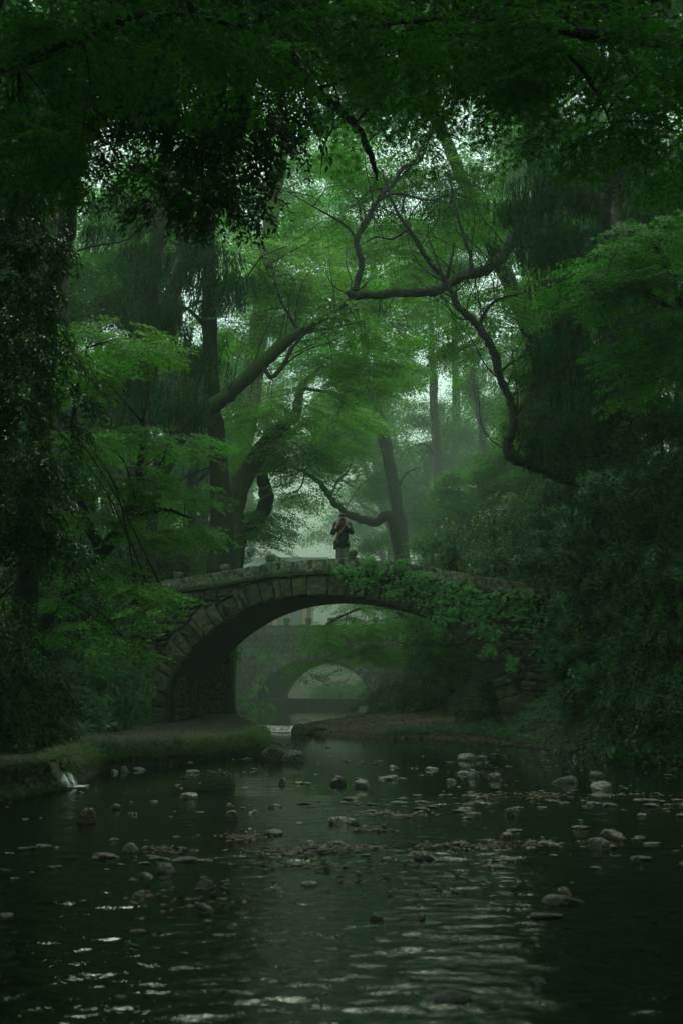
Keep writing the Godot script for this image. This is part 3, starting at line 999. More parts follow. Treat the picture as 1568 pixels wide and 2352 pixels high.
func build_house() -> void:
	var h := thing("orange_house", "orange plastered house with lattice windows behind the far bridge", "house", Vector3(-8.2, 3.6, -76))
	var m := StandardMaterial3D.new()
	m.albedo_color = lin(0.78, 0.38, 0.17)
	m.roughness = 0.9
	var wood := lin(0.10, 0.075, 0.05)
	var grey := StandardMaterial3D.new()
	grey.vertex_color_use_as_albedo = true
	grey.roughness = 0.8
	var mb := MB.new()
	mb.box(Vector3(-5.0, -0.6, -5.0), Vector3(6.1, 4.6, 0.0), Color.WHITE)
	part("wall", mb.done(), m, h)
	for x in [-3.9, -0.75, 1.4, 3.17, 5.9]:
		mb = MB.new()
		mb.box(Vector3(x - 0.14, -0.6, 0.003), Vector3(x + 0.14, 4.6, 0.2), Color(0.10, 0.10, 0.09), 0.02)
		part("column", mb.done(), grey, h)
	for x in [-2.2, 0.3, 2.3, 4.05, 5.0]:
		var f := MB.new()
		var c := Color(0.12, 0.10, 0.08)
		for b in [[-0.38, -0.32, -0.6, 3.1], [0.32, 0.38, -0.6, 3.1], [-0.32, 0.32, -0.6, -0.5], [-0.32, 0.32, 3.0, 3.1]]:
			f.box(Vector3(x + b[0], b[2], 0.003), Vector3(x + b[1], b[3], 0.09), c)
		var w := part("window", f.done(), grey, h)
		w.set_meta("names", {})
		f = MB.new()
		f.box(Vector3(x - 0.32, -0.5, 0.003), Vector3(x + 0.32, 3.0, 0.02), Color(0.45, 0.5, 0.48))
		part("pane", f.done(), grey, w)
		f = MB.new()
		for k in 5: f.box(Vector3(x - 0.24 + k * 0.12 - 0.012, -0.5, 0.024), Vector3(x - 0.24 + k * 0.12 + 0.012, 3.0, 0.05), c)
		for k in 28: f.box(Vector3(x - 0.32, -0.44 + k * 0.12, 0.027), Vector3(x + 0.32, -0.42 + k * 0.12, 0.047), c)
		part("lattice", f.done(), grey, w)
	# tiled roof with raised tile rows and a ridge
	var tile := lin(0.2, 0.21, 0.2)
	var tm := StandardMaterial3D.new()
	tm.albedo_color = tile
	tm.roughness = 0.8
	mb = MB.new()
	var e := Vector3(-6.2, 4.3, 1.4)
	var p := [Vector3(-6.2, 4.9, 0.5), Vector3(7.2, 4.9, 0.5), Vector3(7.2, 6.75, -2.5), Vector3(-6.2, 6.75, -2.5), Vector3(-6.2, 4.3, -6.4), Vector3(7.2, 4.3, -6.4)]
	mb.quad(p[0], p[3], p[2], p[1], Color.WHITE)
	mb.quad(p[4], p[5], p[2], p[3], Color.WHITE)
	mb.quad(p[0] - Vector3(0, 0.2, 0), p[1] - Vector3(0, 0.2, 0), p[5] - Vector3(0, 0.2, 0), p[4] - Vector3(0, 0.2, 0), Color.WHITE)
	mb.quad(p[0], p[1], p[1] - Vector3(0, 0.2, 0), p[0] - Vector3(0, 0.2, 0), Color.WHITE)
	var roof := part("roof", mb.done(), tm, h)
	roof.set_meta("names", {})
	mb = MB.new()
	for k in 45:
		var x := -6.1 + k * 0.295
		tube(mb, [Vector3(x, 4.92, 0.52), Vector3(x, 6.77, -2.5)], [0.08, 0.08], 5)
	part("tile_rows", mb.done(), tm, roof, Transform3D(), "stuff")
	mb = MB.new()
	mb.box(Vector3(-6.3, 6.68, -2.7), Vector3(7.3, 7.05, -2.3), Color.WHITE, 0.05)
	part("ridge", mb.done(), tm, roof)

# ------------------------------------------------------------------ the person
func field_mesh(mb: MB, bones: Array, cell: float, k: float, col: Color) -> void:
	# tapered capsules joined by a smooth minimum, meshed as surface nets
	var box := AABB(bones[0][0], Vector3.ZERO)
	for b in bones:
		for e in [[b[0], b[2]], [b[1], b[3]]]:
			box = box.merge(AABB(e[0] - Vector3.ONE * e[1], Vector3.ONE * 2.0 * e[1]))
	box = box.grow(3.0 * cell + 0.02)
	var nx := int(box.size.x / cell) + 2
	var ny := int(box.size.y / cell) + 2
	var nzz := int(box.size.z / cell) + 2
	var f := PackedFloat32Array()
	f.resize(nx * ny * nzz)
	for b in bones:
		var a: Vector3 = b[0]
		var d: Vector3 = b[1] - b[0]
		var dd := maxf(d.length_squared(), 1e-9)
		var reach: float = maxf(b[2], b[3]) + 5.0 / k
		var bb := AABB(a, Vector3.ZERO).expand(b[1]).grow(reach)
		var lo := ((bb.position - box.position) / cell).floor()
		var hi := ((bb.end - box.position) / cell).ceil()
		for z in range(maxi(int(lo.z), 0), mini(int(hi.z) + 1, nzz)):
			for y in range(maxi(int(lo.y), 0), mini(int(hi.y) + 1, ny)):
				for x in range(maxi(int(lo.x), 0), mini(int(hi.x) + 1, nx)):
					var p := box.position + Vector3(x, y, z) * cell
					var t := clampf((p - a).dot(d) / dd, 0.0, 1.0)
					var dist := p.distance_to(a + d * t) - lerpf(b[2], b[3], t)
					f[x + nx * (y + ny * z)] += exp(-k * dist)
	var index := {}
	var first := mb.v.size()
	var corners := [0, 1, nx, nx + 1, nx * ny, nx * ny + 1, nx * ny + nx, nx * ny + nx + 1]
	var pos := [Vector3(0, 0, 0), Vector3(1, 0, 0), Vector3(0, 1, 0), Vector3(1, 1, 0), Vector3(0, 0, 1), Vector3(1, 0, 1), Vector3(0, 1, 1), Vector3(1, 1, 1)]
	var edges := [[0, 1], [2, 3], [4, 5], [6, 7], [0, 2], [1, 3], [4, 6], [5, 7], [0, 4], [1, 5], [2, 6], [3, 7]]
	for z in nzz - 1:
		for y in ny - 1:
			for x in nx - 1:
				var o := x + nx * (y + ny * z)
				var s := 0
				for q in corners: s += int(f[o + q] >= 1.0)
				if s == 0 or s == 8: continue
				var sum := Vector3.ZERO
				var n := 0
				for e in edges:
					var va := log(maxf(f[o + corners[e[0]]], 1e-6))
					var vb := log(maxf(f[o + corners[e[1]]], 1e-6))
					if (va >= 0.0) != (vb >= 0.0):
						sum += (pos[e[0]] as Vector3).lerp(pos[e[1]], va / (va - vb))
						n += 1
				index[o] = mb.v.size()
				mb.v.append(box.position + (Vector3(x, y, z) + sum / n) * cell)
				mb.c.append(col)
				mb.n.append(Vector3.ZERO)
	var strides := [1, nx, nx * ny]
	for o in index:
		for ax in 3:
			var u: int = strides[(ax + 1) % 3]
			var w: int = strides[(ax + 2) % 3]
			var inside := f[o] >= 1.0
			if inside == (f[o + strides[ax]] >= 1.0): continue
			if not (index.has(o - u) and index.has(o - w) and index.has(o - u - w)): continue
			var q := [index[o], index[o - u], index[o - u - w], index[o - w]]
			if inside: q.reverse()
			for t in [[0, 1, 2], [0, 2, 3]]:
				mb.i.append_array([q[t[0]], q[t[1]], q[t[2]]])
				var nn := (mb.v[q[t[2]]] - mb.v[q[t[0]]]).cross(mb.v[q[t[1]]] - mb.v[q[t[0]]])
				for j in t: mb.n[q[j]] += nn
	for j in range(first, mb.n.size()): mb.n[j] = mb.n[j].normalized()

func build_person() -> void:
	var base := Vector3(0.03, 4.66, -31.0)
	var p := thing("person", "person in a dark navy jacket, cap and pale trousers photographing from the bridge crown", "person", base)
	var skin := StandardMaterial3D.new()
	skin.albedo_color = lin(0.36, 0.23, 0.16)
	skin.roughness = 0.6
	var mb := MB.new()
	var V := func(x, y, z): return Vector3(x, y, z)
	var sh := [Vector3(-0.185, 1.41, 0.0), Vector3(0.185, 1.41, 0.0)]
	var el := [Vector3(-0.27, 1.17, 0.13), Vector3(0.25, 1.2, 0.14)]
	var wr := [Vector3(-0.125, 1.43, 0.22), Vector3(0.115, 1.44, 0.22)]
	var bones := []
	for s in 2:
		var g := -1.0 if s == 0 else 1.0
		bones.append_array([[sh[s], el[s], 0.056, 0.044], [el[s], wr[s], 0.043, 0.028], [wr[s], wr[s] + (Vector3(-g * 0.02, 0.06, 0.02)), 0.028, 0.03]])
		var hip := Vector3(g * 0.09, 0.9, 0)
		bones.append_array([[hip, Vector3(g * 0.1, 0.48, 0.015), 0.09, 0.058], [Vector3(g * 0.1, 0.48, 0.015), Vector3(g * 0.105, 0.09, -0.01), 0.057, 0.038], [Vector3(g * 0.105, 0.05, -0.02), Vector3(g * 0.115, 0.04, 0.14), 0.045, 0.035]])
		bones.append([Vector3(g * 0.06, 1.36, 0), sh[s], 0.07, 0.065])
	bones.append_array([[Vector3(0, 0.95, 0), Vector3(0, 1.12, 0), 0.13, 0.125], [Vector3(0, 1.12, 0), Vector3(0, 1.32, 0), 0.13, 0.14], [Vector3(0, 1.42, 0.0), Vector3(0, 1.54, 0.02), 0.055, 0.052]])
	field_mesh(mb, bones, 0.014, 45.0, Color.WHITE)
	# head, with nose, brow, chin and ears
	field_mesh(mb, [[Vector3(0, 1.64, -0.005), Vector3(0, 1.62, 0.02), 0.088, 0.08], [Vector3(0, 1.6, 0.04), Vector3(0, 1.545, 0.055), 0.062, 0.04], [Vector3(0, 1.625, 0.1), Vector3(0, 1.592, 0.118), 0.009, 0.014], [Vector3(-0.035, 1.645, 0.088), Vector3(0.035, 1.645, 0.088), 0.014, 0.014], [Vector3(-0.086, 1.625, 0.0), Vector3(-0.09, 1.595, 0.005), 0.014, 0.009], [Vector3(0.086, 1.625, 0.0), Vector3(0.09, 1.595, 0.005), 0.014, 0.009], [Vector3(-0.02, 1.562, 0.096), Vector3(0.02, 1.562, 0.096), 0.008, 0.008]], 0.006, 110.0, Color.WHITE)
	# hands: five fingers bent round the camera
	for s in 2:
		var g := -1.0 if s == 0 else 1.0
		var palm := Vector3(g * 0.098, 1.515, 0.235)
		var hb := [[wr[s], palm, 0.026, 0.028], [palm, palm + Vector3(0, 0.035, 0.012), 0.026, 0.024], [palm + Vector3(0, 0.0, 0.02), palm + Vector3(0, 0.04, 0.028), 0.02, 0.018]]
		for k in 4:
			var root := palm + Vector3(g * 0.005, 0.055 - 0.019 * k, 0.03)
			var l: float = [0.9, 1.0, 0.95, 0.75][k]
			var k1 := root + Vector3(g * 0.006, 0.006 - 0.003 * k, 0.03) * l
			var k2 := k1 + Vector3(-g * 0.022, 0.002, 0.012) * l
			var k3 := k2 + Vector3(-g * 0.018, -0.002, -0.002) * l
			hb.append_array([[root, k1, 0.0095, 0.0088], [k1, k2, 0.0088, 0.0082], [k2, k3, 0.0082, 0.0075]])
		var tr := palm + Vector3(-g * 0.01, 0.005, -0.01)
		var t1 := tr + Vector3(-g * 0.02, 0.02, -0.012)
		hb.append_array([[tr, t1, 0.013, 0.011], [t1, t1 + Vector3(-g * 0.02, 0.014, 0.0), 0.0105, 0.009]])
		field_mesh(mb, hb, 0.004, 220.0, Color.WHITE)
	part("body", mb.done(), skin, p)
	for x in [-0.031, 0.031]:
		mb = MB.new()
		field_mesh(mb, [[Vector3(x, 1.626, 0.092), Vector3(x, 1.626, 0.0925), 0.011, 0.011]], 0.004, 200.0, Color(0.02, 0.015, 0.01))
		part("eye", mb.done(), M.plain, p)
	# clothes
	mb = MB.new()
	var navy := Color(0.008, 0.012, 0.02)
	var cb := [[Vector3(0, 0.86, 0.0), Vector3(0, 1.1, 0.0), 0.15, 0.14], [Vector3(-0.07, 0.84, 0), Vector3(-0.05, 1.1, 0), 0.115, 0.11], [Vector3(0.075, 0.84, 0), Vector3(0.05, 1.1, 0), 0.115, 0.11], [Vector3(0, 1.1, 0), Vector3(0, 1.33, -0.005), 0.15, 0.155], [Vector3(0, 1.42, 0), Vector3(0, 1.47, 0.01), 0.08, 0.07]]
	for s in 2:
		var g := -1.0 if s == 0 else 1.0
		cb.append_array([[Vector3(g * 0.07, 1.37, 0), sh[s], 0.085, 0.085], [sh[s], el[s], 0.083, 0.075], [el[s], (el[s] as Vector3).lerp(wr[s], 0.3), 0.07, 0.062]])
	for k in 7: cb.append([Vector3(rf(-0.12, 0.12), rf(0.85, 1.3), 0.14), Vector3(rf(-0.12, 0.12), rf(0.85, 1.3), 0.145), 0.012, 0.012])
	cb.append([Vector3(-0.1, 0.8, 0), Vector3(0.1, 0.8, 0), 0.11, 0.11])
	field_mesh(mb, cb, 0.013, 50.0, navy)
	part("jacket", mb.done(), M.cloth, p)
	mb = MB.new()
	var tb := [[Vector3(-0.08, 0.9, 0), Vector3(0.08, 0.9, 0), 0.125, 0.125]]
	for g in [-1.0, 1.0]: tb.append_array([[Vector3(g * 0.09, 0.86, 0), Vector3(g * 0.1, 0.48, 0.02), 0.108, 0.088], [Vector3(g * 0.1, 0.48, 0.02), Vector3(g * 0.105, 0.11, -0.005), 0.087, 0.076]])
	field_mesh(mb, tb, 0.013, 60.0, Color(0.13, 0.125, 0.1))
	part("trousers", mb.done(), M.cloth, p)
	for g in [-1.0, 1.0]:
		mb = MB.new()
		field_mesh(mb, [[Vector3(g * 0.105, 0.055, -0.03), Vector3(g * 0.115, 0.045, 0.15), 0.055, 0.045]], 0.012, 70.0, Color(0.02, 0.02, 0.02))
		part("shoe", mb.done(), M.plain, p)
	mb = MB.new()
	field_mesh(mb, [[Vector3(0, 1.675, -0.015), Vector3(0, 1.68, 0.02), 0.094, 0.086], [Vector3(-0.04, 1.69, 0.1), Vector3(-0.035, 1.685, 0.16), 0.014, 0.01], [Vector3(0.04, 1.69, 0.1), Vector3(0.035, 1.685, 0.16), 0.014, 0.01], [Vector3(0, 1.695, 0.09), Vector3(0, 1.69, 0.17), 0.02, 0.012]], 0.008, 70.0, Color(0.014, 0.014, 0.016))
	part("cap", mb.done(), M.cloth, p)
	mb = MB.new()
	field_mesh(mb, [[Vector3(-0.06, 1.64, -0.05), Vector3(0.06, 1.64, -0.05), 0.06, 0.06], [Vector3(-0.05, 1.58, -0.055), Vector3(0.05, 1.58, -0.055), 0.05, 0.05]], 0.009, 60.0, Color(0.01, 0.008, 0.007))
	part("hair", mb.done(), M.plain, p)
	# the camera in their hands
	var cam := thing("camera", "small black camera held up to the face by the person on the bridge", "camera", base + Vector3(0, 1.5, 0.24))
	mb = MB.new()
	mb.box(Vector3(-0.065, 0.0, -0.02), Vector3(0.065, 0.085, 0.03), Color(0.012, 0.012, 0.013), 0.006)
	mb.box(Vector3(-0.025, 0.085, -0.015), Vector3(0.025, 0.11, 0.025), Color(0.012, 0.012, 0.013), 0.006)
	part("camera_body", mb.done(), M.plain, cam)
	mb = MB.new()
	tube(mb, [Vector3(0, 0.04, 0.03), Vector3(0, 0.04, 0.06), Vector3(0, 0.04, 0.1), Vector3(0, 0.04, 0.098)], [0.034, 0.034, 0.037, 0.001], 16)
	for k in mb.c.size(): mb.c[k] = Color(0.015, 0.015, 0.016)
	part("lens", mb.done(), M.plain, cam)
	# the shoulder bag
	var bag := thing("shoulder_bag", "dark bag at the person's hip on a brown strap across the chest", "bag", base + Vector3(-0.215, 0.82, 0.02))
	mb = MB.new()
	mb.box(Vector3(-0.045, -0.12, -0.13), Vector3(0.045, 0.12, 0.13), Color(0.02, 0.018, 0.015), 0.02)
	part("bag_body", mb.done(), M.cloth, bag)
	mb = MB.new()
	var sp := spline([Vector3(0.01, 0.11, 0.1), Vector3(0.06, 0.24, 0.155), Vector3(0.17, 0.4, 0.165), Vector3(0.27, 0.53, 0.15), Vector3(0.32, 0.63, 0.07), Vector3(0.31, 0.65, -0.04), Vector3(0.2, 0.5, -0.18), Vector3(0.06, 0.25, -0.165), Vector3(0.01, 0.11, -0.1)], 4)
	for k in sp.size() - 1:
		var a: Vector3 = sp[k]
		var b: Vector3 = sp[k + 1]
		var w := Vector3(0.016, -0.016, 0)
		mb.quad(a - w, a + w, b + w, b - w, Color(0.2, 0.11, 0.06))
	part("strap", mb.done(), M.plain, bag)

# ------------------------------------------------------------------ rocks, litter, falls
func rock_mesh(sd: int, squash: float, col: Color) -> ArrayMesh:
	var r := RandomNumberGenerator.new()
	r.seed = sd
	var planes := []
	for k in 10: planes.append([Vector3(r.randfn(), r.randfn() * 0.8, r.randfn()).normalized(), r.randf_range(0.5, 0.92)])
	var mb := MB.new()
	var nu := 14
	var nv := 9
	for b in nv + 1:
		for a in nu:
			var th := PI * b / nv
			var ph := TAU * (a + 0.5 * (b % 2)) / nu
			var d := Vector3(sin(th) * cos(ph), cos(th), sin(th) * sin(ph))
			var q := 1.0
			for p in planes:
				var c: float = d.dot(p[0])
				if c > 0.05: q = minf(q, p[1] / c)
			q *= 1.0 + 0.12 * nz.get_noise_3d(d.x * 60.0 + sd * 7.0, d.y * 60.0, d.z * 60.0)
			mb.v.append(d * q * Vector3(1, squash, 1))
			mb.c.append(col / 3.0 * (1.0 + 0.3 * nz.get_noise_3d(d.x * 90.0, d.y * 90.0 + sd * 13.0, d.z * 90.0)))
	for b in nv:
		for a in nu:
			var k := b * nu + a
			var k2 := b * nu + (a + 1) % nu
			mb.i.append_array([k, k2, k + nu, k2, k2 + nu, k + nu])
	var st := SurfaceTool.new()
	st.create_from(mb.done(), 0)
	st.generate_normals()
	return st.commit()

var n_rock := 0
func rock(px: float, py: float, w: float, h: float, label: String, col := Color(1, 1, 1), moss := 0.0, level := 0.0) -> void:
	var p := on_water(px * 0.98, py * 0.98, level)
	var k := -p.z / (FL / 0.98)
	var t := thing("rock", label, "rock", p, "rocks in the stream")
	var ww := w * k * 0.5
	var hh := h * k
	n_rock += 1
	var m := rock_mesh(100 + n_rock, 0.55, col)
	var e := Transform3D(Basis(Vector3.UP, n_rock * 1.7).scaled_local(Vector3.ONE), Vector3.ZERO)
	e.basis = Basis.from_scale(Vector3(ww * 1.1, hh * 1.5, ww * rf(0.7, 1.0))) * e.basis
	e.origin = Vector3(0, -hh * 0.02, -ww * 0.5)
	part("stone", m, M.rock, t, e)
	if moss > 0.0:
		var xf := []
		var cols := []
		for q in int(40 * moss):
			var a := rf(0, TAU)
			var r := sqrt(rng.randf()) * 0.75
			xf.append(Transform3D(Basis(Vector3.UP, a).scaled(Vector3.ONE * rf(0.2, 0.4)), Vector3(cos(a) * r * ww, hh * (0.12 + 0.86 * sqrt(1.0 - r * r)), -ww * 0.5 + sin(a) * r * ww * 0.85)))
			cols.append(Color(0.8, 1, 0.7) * rf(0.5, 0.9))
		scatter(t, "moss", "grass", M.grass, xf, cols, Vector3.ZERO)

func build_rocks() -> void:
	var g := Color(1.7, 1.7, 1.6)
	var pale := Color(2.8, 2.9, 2.7)
	var dark := Color(0.7, 0.7, 0.62)
	var brown := Color(1.1, 0.7, 0.45)
	var blue := Color(1.5, 1.8, 1.85)
	rock(640, 1786, 66, 42, "large mossy boulder, left half of the pair off the end of the ledge", Color(0.7, 0.8, 0.5), 1.0)
	rock(686, 1787, 58, 43, "large mossy boulder, right half of the pair off the end of the ledge", Color(0.65, 0.75, 0.5), 0.8)
	rock(789, 1841, 44, 28, "dark square rock in mid-stream below the bright reflection", dark)
	rock(665, 1839, 28, 19, "small dark rock left of the square dark rock in mid-stream", dark)
	rock(700, 1838, 20, 9, "tiny flat stone beside the small dark rock in mid-stream", g)
	rock(850, 1846, 52, 24, "angular grey rock right of the square dark rock", g)
	rock(910, 1828, 60, 16, "flat layered slab behind the angular grey rock", g)
	rock(922, 1800, 25, 9, "small pale stone in the calm water near the gravel bar", pale)
	rock(1010, 1805, 36, 10, "low pale stone in the calm water, right of the small pale stone", pale)
	rock(1055, 1834, 28, 11, "little round pale stone just above the right riffle", pale)
	rock(1094, 1782, 62, 20, "large pale flat stone at the far edge of the right shallows", pale)
	rock(1130, 1782, 30, 22, "brownish stone leaning on the large pale flat stone", brown)
	rock(1106, 1824, 32, 26, "bluish rounded stone in front of the pale flat stone", blue)
	rock(1160, 1828, 34, 20, "grey pointed stone right of the bluish rounded stone", g)
	rock(1085, 1815, 34, 10, "thin slab touching the bluish rounded stone", pale)
	rock(1330, 1836, 60, 24, "big smooth grey stone mirrored in the right shallows", blue)
	rock(1398, 1822, 44, 16, "grey stone behind the big smooth grey stone", g)
	rock(1413, 1852, 58, 24, "sharp pale wedge of rock in the right shallows", pale)
	rock(1275, 1770, 20, 16, "small round stone at the foot of the right bank", g)
	rock(1310, 1768, 24, 18, "second small stone at the foot of the right bank, nearer the edge", g)
	rock(1350, 1782, 16, 14, "tiny upright stone below the right bank", g)
	rock(1197, 1914, 38, 22, "dark stone in the smooth water behind the second riffle", dark)
	rock(1190, 1966, 40, 18, "orange-brown stone in the smooth water at right", brown)
	rock(1440, 1968, 60, 30, "reddish-brown rock at right with a grey top", brown)
	rock(1405, 1992, 66, 30, "dark rock in front of the reddish-brown rock at right", dark)
	rock(644, 1893, 36, 15, "low dark stone alone in the grey sheen of the stream", dark)
	rock(800, 1934, 76, 26, "long dark layered rock in the middle of the stream", dark)
	rock(445, 1872, 52, 16, "flat stone with a pale top in the dark left water", pale)
	rock(205, 1932, 48, 46, "tall brown rock standing in the dark left water", brown)
	rock(270, 1898, 28, 17, "small dark rock behind the tall brown rock", dark)
	rock(543, 1924, 36, 28, "dark upright rock, lower of the stacked pair left of mid-stream", dark)
	rock(538, 1901, 26, 22, "dark rock, upper of the stacked pair left of mid-stream", dark)
	rock(640, 1958, 44, 15, "dark hump with a flat tail below the stacked pair", dark)
	rock(305, 1999, 38, 26, "sharp grey rock tilted to the right in the left water", g)
	rock(385, 2046, 58, 24, "broad dark rock in the near left water", dark)
	rock(340, 2058, 48, 18, "grey rock touching the broad dark rock in the near left water", g)
	rock(480, 2086, 44, 26, "dark peaked rock in the near water left of centre", dark)
	rock(480, 2140, 44, 28, "dark round rock nearest the peaked rock", dark)
	rock(325, 2100, 34, 18, "small grey rock in the near left water", g)
	rock(885, 2156, 34, 20, "reddish rock in the near choppy water", brown)
	rock(985, 2157, 36, 15, "dark reddish stone right of the reddish rock", brown * 0.6)
	rock(1325, 2120, 96, 26, "long dark rock in the near right water", dark)
	rock(1325, 2098, 44, 20, "brown stone lying on the long dark rock", brown)
	rock(1170, 2138, 38, 12, "flat dark stone left of the long dark rock", dark)
	rock(1000, 2014, 60, 22, "dark rock hung with leaves in the third riffle", dark)
	rock(1290, 1985, 60, 16, "low dark stone in the leaf bar at right", dark)
	rock(1055, 2352, 110, 34, "largest blurred dark rock at the near edge of the water", dark)
	rock(1260, 2312, 36, 24, "blurred dark rock right of the largest near rock", dark)
	rock(545, 2178, 34, 14, "dark flat stone in the near left riffle", dark)
	rock(290, 1809, 22, 16, "pale stone at the foot of the grassy ledge", pale)
	rock(268, 1812, 22, 12, "grey stone beside the pale stone under the grassy ledge", g)
	rock(325, 1806, 32, 10, "flat stone right of the pale stone under the grassy ledge", g)
	rock(450, 1812, 36, 9, "low stone in the water off the middle of the grassy ledge", g)
	rock(140, 1852, 20, 18, "dark stone at the foot of the little waterfall", dark)
	rock(712, 1716, 56, 28, "mossy slanted rock in the far riffle under the arch", Color(0.55, 0.7, 0.35), 0.6, 0.08)
	rock(755, 1714, 44, 20, "dark mossy rock right of the slanted rock under the arch", Color(0.5, 0.6, 0.35), 0.4, 0.08)
	rock(795, 1712, 34, 12, "low rock at the tip of the gravel bar under the arch", g, 0.0, 0.08)

func fallen_leaf_mesh(col: Color) -> ArrayMesh:
	var mb := MB.new()
	var l := 0.065
	mb.tri(Vector3(-l, 0.012, 0), Vector3(0, 0.004, 0.026), Vector3(l, 0.03, 0.01), col)
	mb.tri(Vector3(-l, 0.012, 0), Vector3(l, 0.02, 0.01), Vector3(0, 0.016, -0.034), col)
	return mb.done()

func build_litter() -> void:
	var cols := [Color(0.05, 0.024, 0.012), Color(0.065, 0.036, 0.016), Color(0.035, 0.018, 0.01), Color(0.1, 0.06, 0.02), Color(0.03, 0.022, 0.016), Color(0.055, 0.045, 0.032)]
	var shapes := []
	for c in cols: shapes.append(fallen_leaf_mesh(c))
	# spots in the photograph's pixels: centre, half width, half height, how many
	var spots := [[690, 2000, 70, 12, 16], [790, 1990, 60, 8, 10], [560, 1965, 45, 10, 10], [390, 1995, 40, 8, 8], [930, 1910, 80, 7, 12], [1130, 1865, 60, 8, 10], [1290, 1868, 70, 7, 12], [1480, 1865, 80, 6, 6], [1080, 1988, 120, 6, 10], [1250, 1980, 90, 10, 12], [880, 1945, 40, 6, 5], [1130, 1815, 60, 20, 8], [1330, 1800, 120, 25, 8], [540, 1815, 70, 6, 6], [430, 2110, 120, 30, 8], [960, 2060, 200, 60, 10], [1430, 1790, 120, 10, 10], [700, 2030, 120, 10, 8]]
	for s in spots:
		for k in int(s[4]):
			var p := on_water((s[0] + clampf(rng.randfn() * 0.6, -1.5, 1.5) * s[1]) * 0.98, (s[1] + clampf(rng.randfn() * 0.5, -1.2, 1.2) * s[3]) * 0.98) if false else on_water((s[0] + clampf(rng.randfn() * 0.6, -1.5, 1.5) * s[2]) * 0.98, (s[1] + clampf(rng.randfn() * 0.5, -1.2, 1.2) * s[3]) * 0.98)
			var o := part("fallen_leaf", shapes[rng.randi() % shapes.size()], M.litter, self, Transform3D(Basis(Vector3.UP, rf(0, TAU)) * Basis(Vector3.RIGHT, rf(-0.5, 0.5)) * Basis.from_scale(Vector3.ONE * rf(0.5, 1.1)), p + Vector3(0, 0.012, 0)))
			tag(o, "curled brown leaf caught among the stones of the shallow stream", "leaf", "fallen leaves in the stream")
	# far too many to count: the litter on the banks and in the shallows
	S.leaf_litter = shapes
	var xf := []
	var cc := []
	var put := func(p: Vector3, s: float) -> void:
		xf.append(Transform3D(Basis(Vector3.UP, rf(0, TAU)) * Basis(Vector3.RIGHT, rf(-0.6, 0.6)) * Basis.from_scale(Vector3.ONE * rf(0.5, 1.0) * s), p + Vector3(0, 0.012, 0)))
		var l := rf(0.5, 1.1)
		cc.append(Color(l, l, l))
	for k in 6000:
		var d := rf(27.0, 37.0)
		var x := rf(-2.0, 6.0)
		if x > pw(XR, d) - 0.15: put.call(Vector3(x, ground_h(x, -d), -d), 0.8)
	for k in 9000:
		var d := rf(14.0, 30.0)
		var x := pw(XR, d) + rf(-0.5, 3.5)
		put.call(Vector3(x, maxf(ground_h(x, -d), 0.0), -d), 0.8)
	for k in 1500:
		var d := rf(13.0, 35.0)
		var x := pw(XL, d) - rf(0.0, 4.5)
		put.call(Vector3(x, ground_h(x, -d), -d), 0.7)
	for s in spots:
		for k in int(s[4]) * 7:
			put.call(on_water((s[0] + rng.randfn() * s[2] * 0.75) * 0.98, (s[1] + clampf(rng.randfn(), -2, 2) * s[3] * 0.6) * 0.98), 0.7)
	var holder := Node3D.new()
	holder.name = "leaf_litter"
	add_child(holder)
	tag(holder, "brown leaf litter lying on the gravel bar, the banks and the shallows", "leaf litter", "", "stuff")
	scatter(holder, "litter", "leaf_litter", M.litter, xf, cc, Vector3.ZERO)
	# pebbles on the bed and the bar
	S.pebble = [rock_mesh(301, 0.6, Color(1, 1, 1)), rock_mesh(302, 0.5, Color(0.7, 0.65, 0.6)), rock_mesh(303, 0.6, Color(1.4, 1.4, 1.35))]
	xf = []
	cc = []
	for k in 3800:
		var d := rf(5.0, 34.0)
		var x := rf(-5.0, 7.5)
		if x < pw(XL, d) or x > pw(XR, d) + 0.8: continue
		var s := 0.03 + 0.05 * pow(rng.randf(), 3.0)
		var y := ground_h(x, -d)
		if y < -0.1 and rng.randf() < 0.25: y = -0.04 * rng.randf()
		xf.append(Transform3D(Basis(Vector3.UP, rf(0, TAU)).scaled(Vector3(s, s * 0.8, s)), Vector3(x, y, -d)))
		var l := rf(0.5, 1.3)
		cc.append(Color(l, l, l))
	for k in 260:
		var d := 13.6 + rng.randfn() * 0.5 if k % 3 == 0 else (9.7 + rng.randfn() * 0.5 if k % 3 == 1 else rf(6.0, 23.0))
		var x := rf(-4.0, 6.0) if k % 3 != 0 else rf(-0.5, 5.5)
		if x < pw(XL, d) + 0.2 or x > pw(XR, d): continue
		var s := 0.035 + 0.075 * pow(rng.randf(), 2.5)
		xf.append(Transform3D(Basis(Vector3.UP, rf(0, TAU)).scaled(Vector3(s * 1.4, s * 0.55, s)), Vector3(x, rf(-0.02, 0.006), -d)))
		var l := rf(0.12, 0.4)
		cc.append(Color(l, l * 0.9, l * 0.75))
	holder = Node3D.new()
	holder.name = "pebbles"
	add_child(holder)
	tag(holder, "small pebbles on the stream bed and along the gravel bar", "pebbles", "", "stuff")
	scatter(holder, "pebble", "pebble", M.rock, xf, cc, Vector3.ZERO)
	# a few thin sticks in the shallows
	var sticks := [[985, 1748, 1028, 1757, "pale forked twig lying in the calm water before the gravel bar"], [1170, 1772, 1225, 1760, "thin stick lying from the right bank into the water"], [300, 1590, 420, 1570, "long pale bare twig leaning across the lower left stones of the bridge"]]
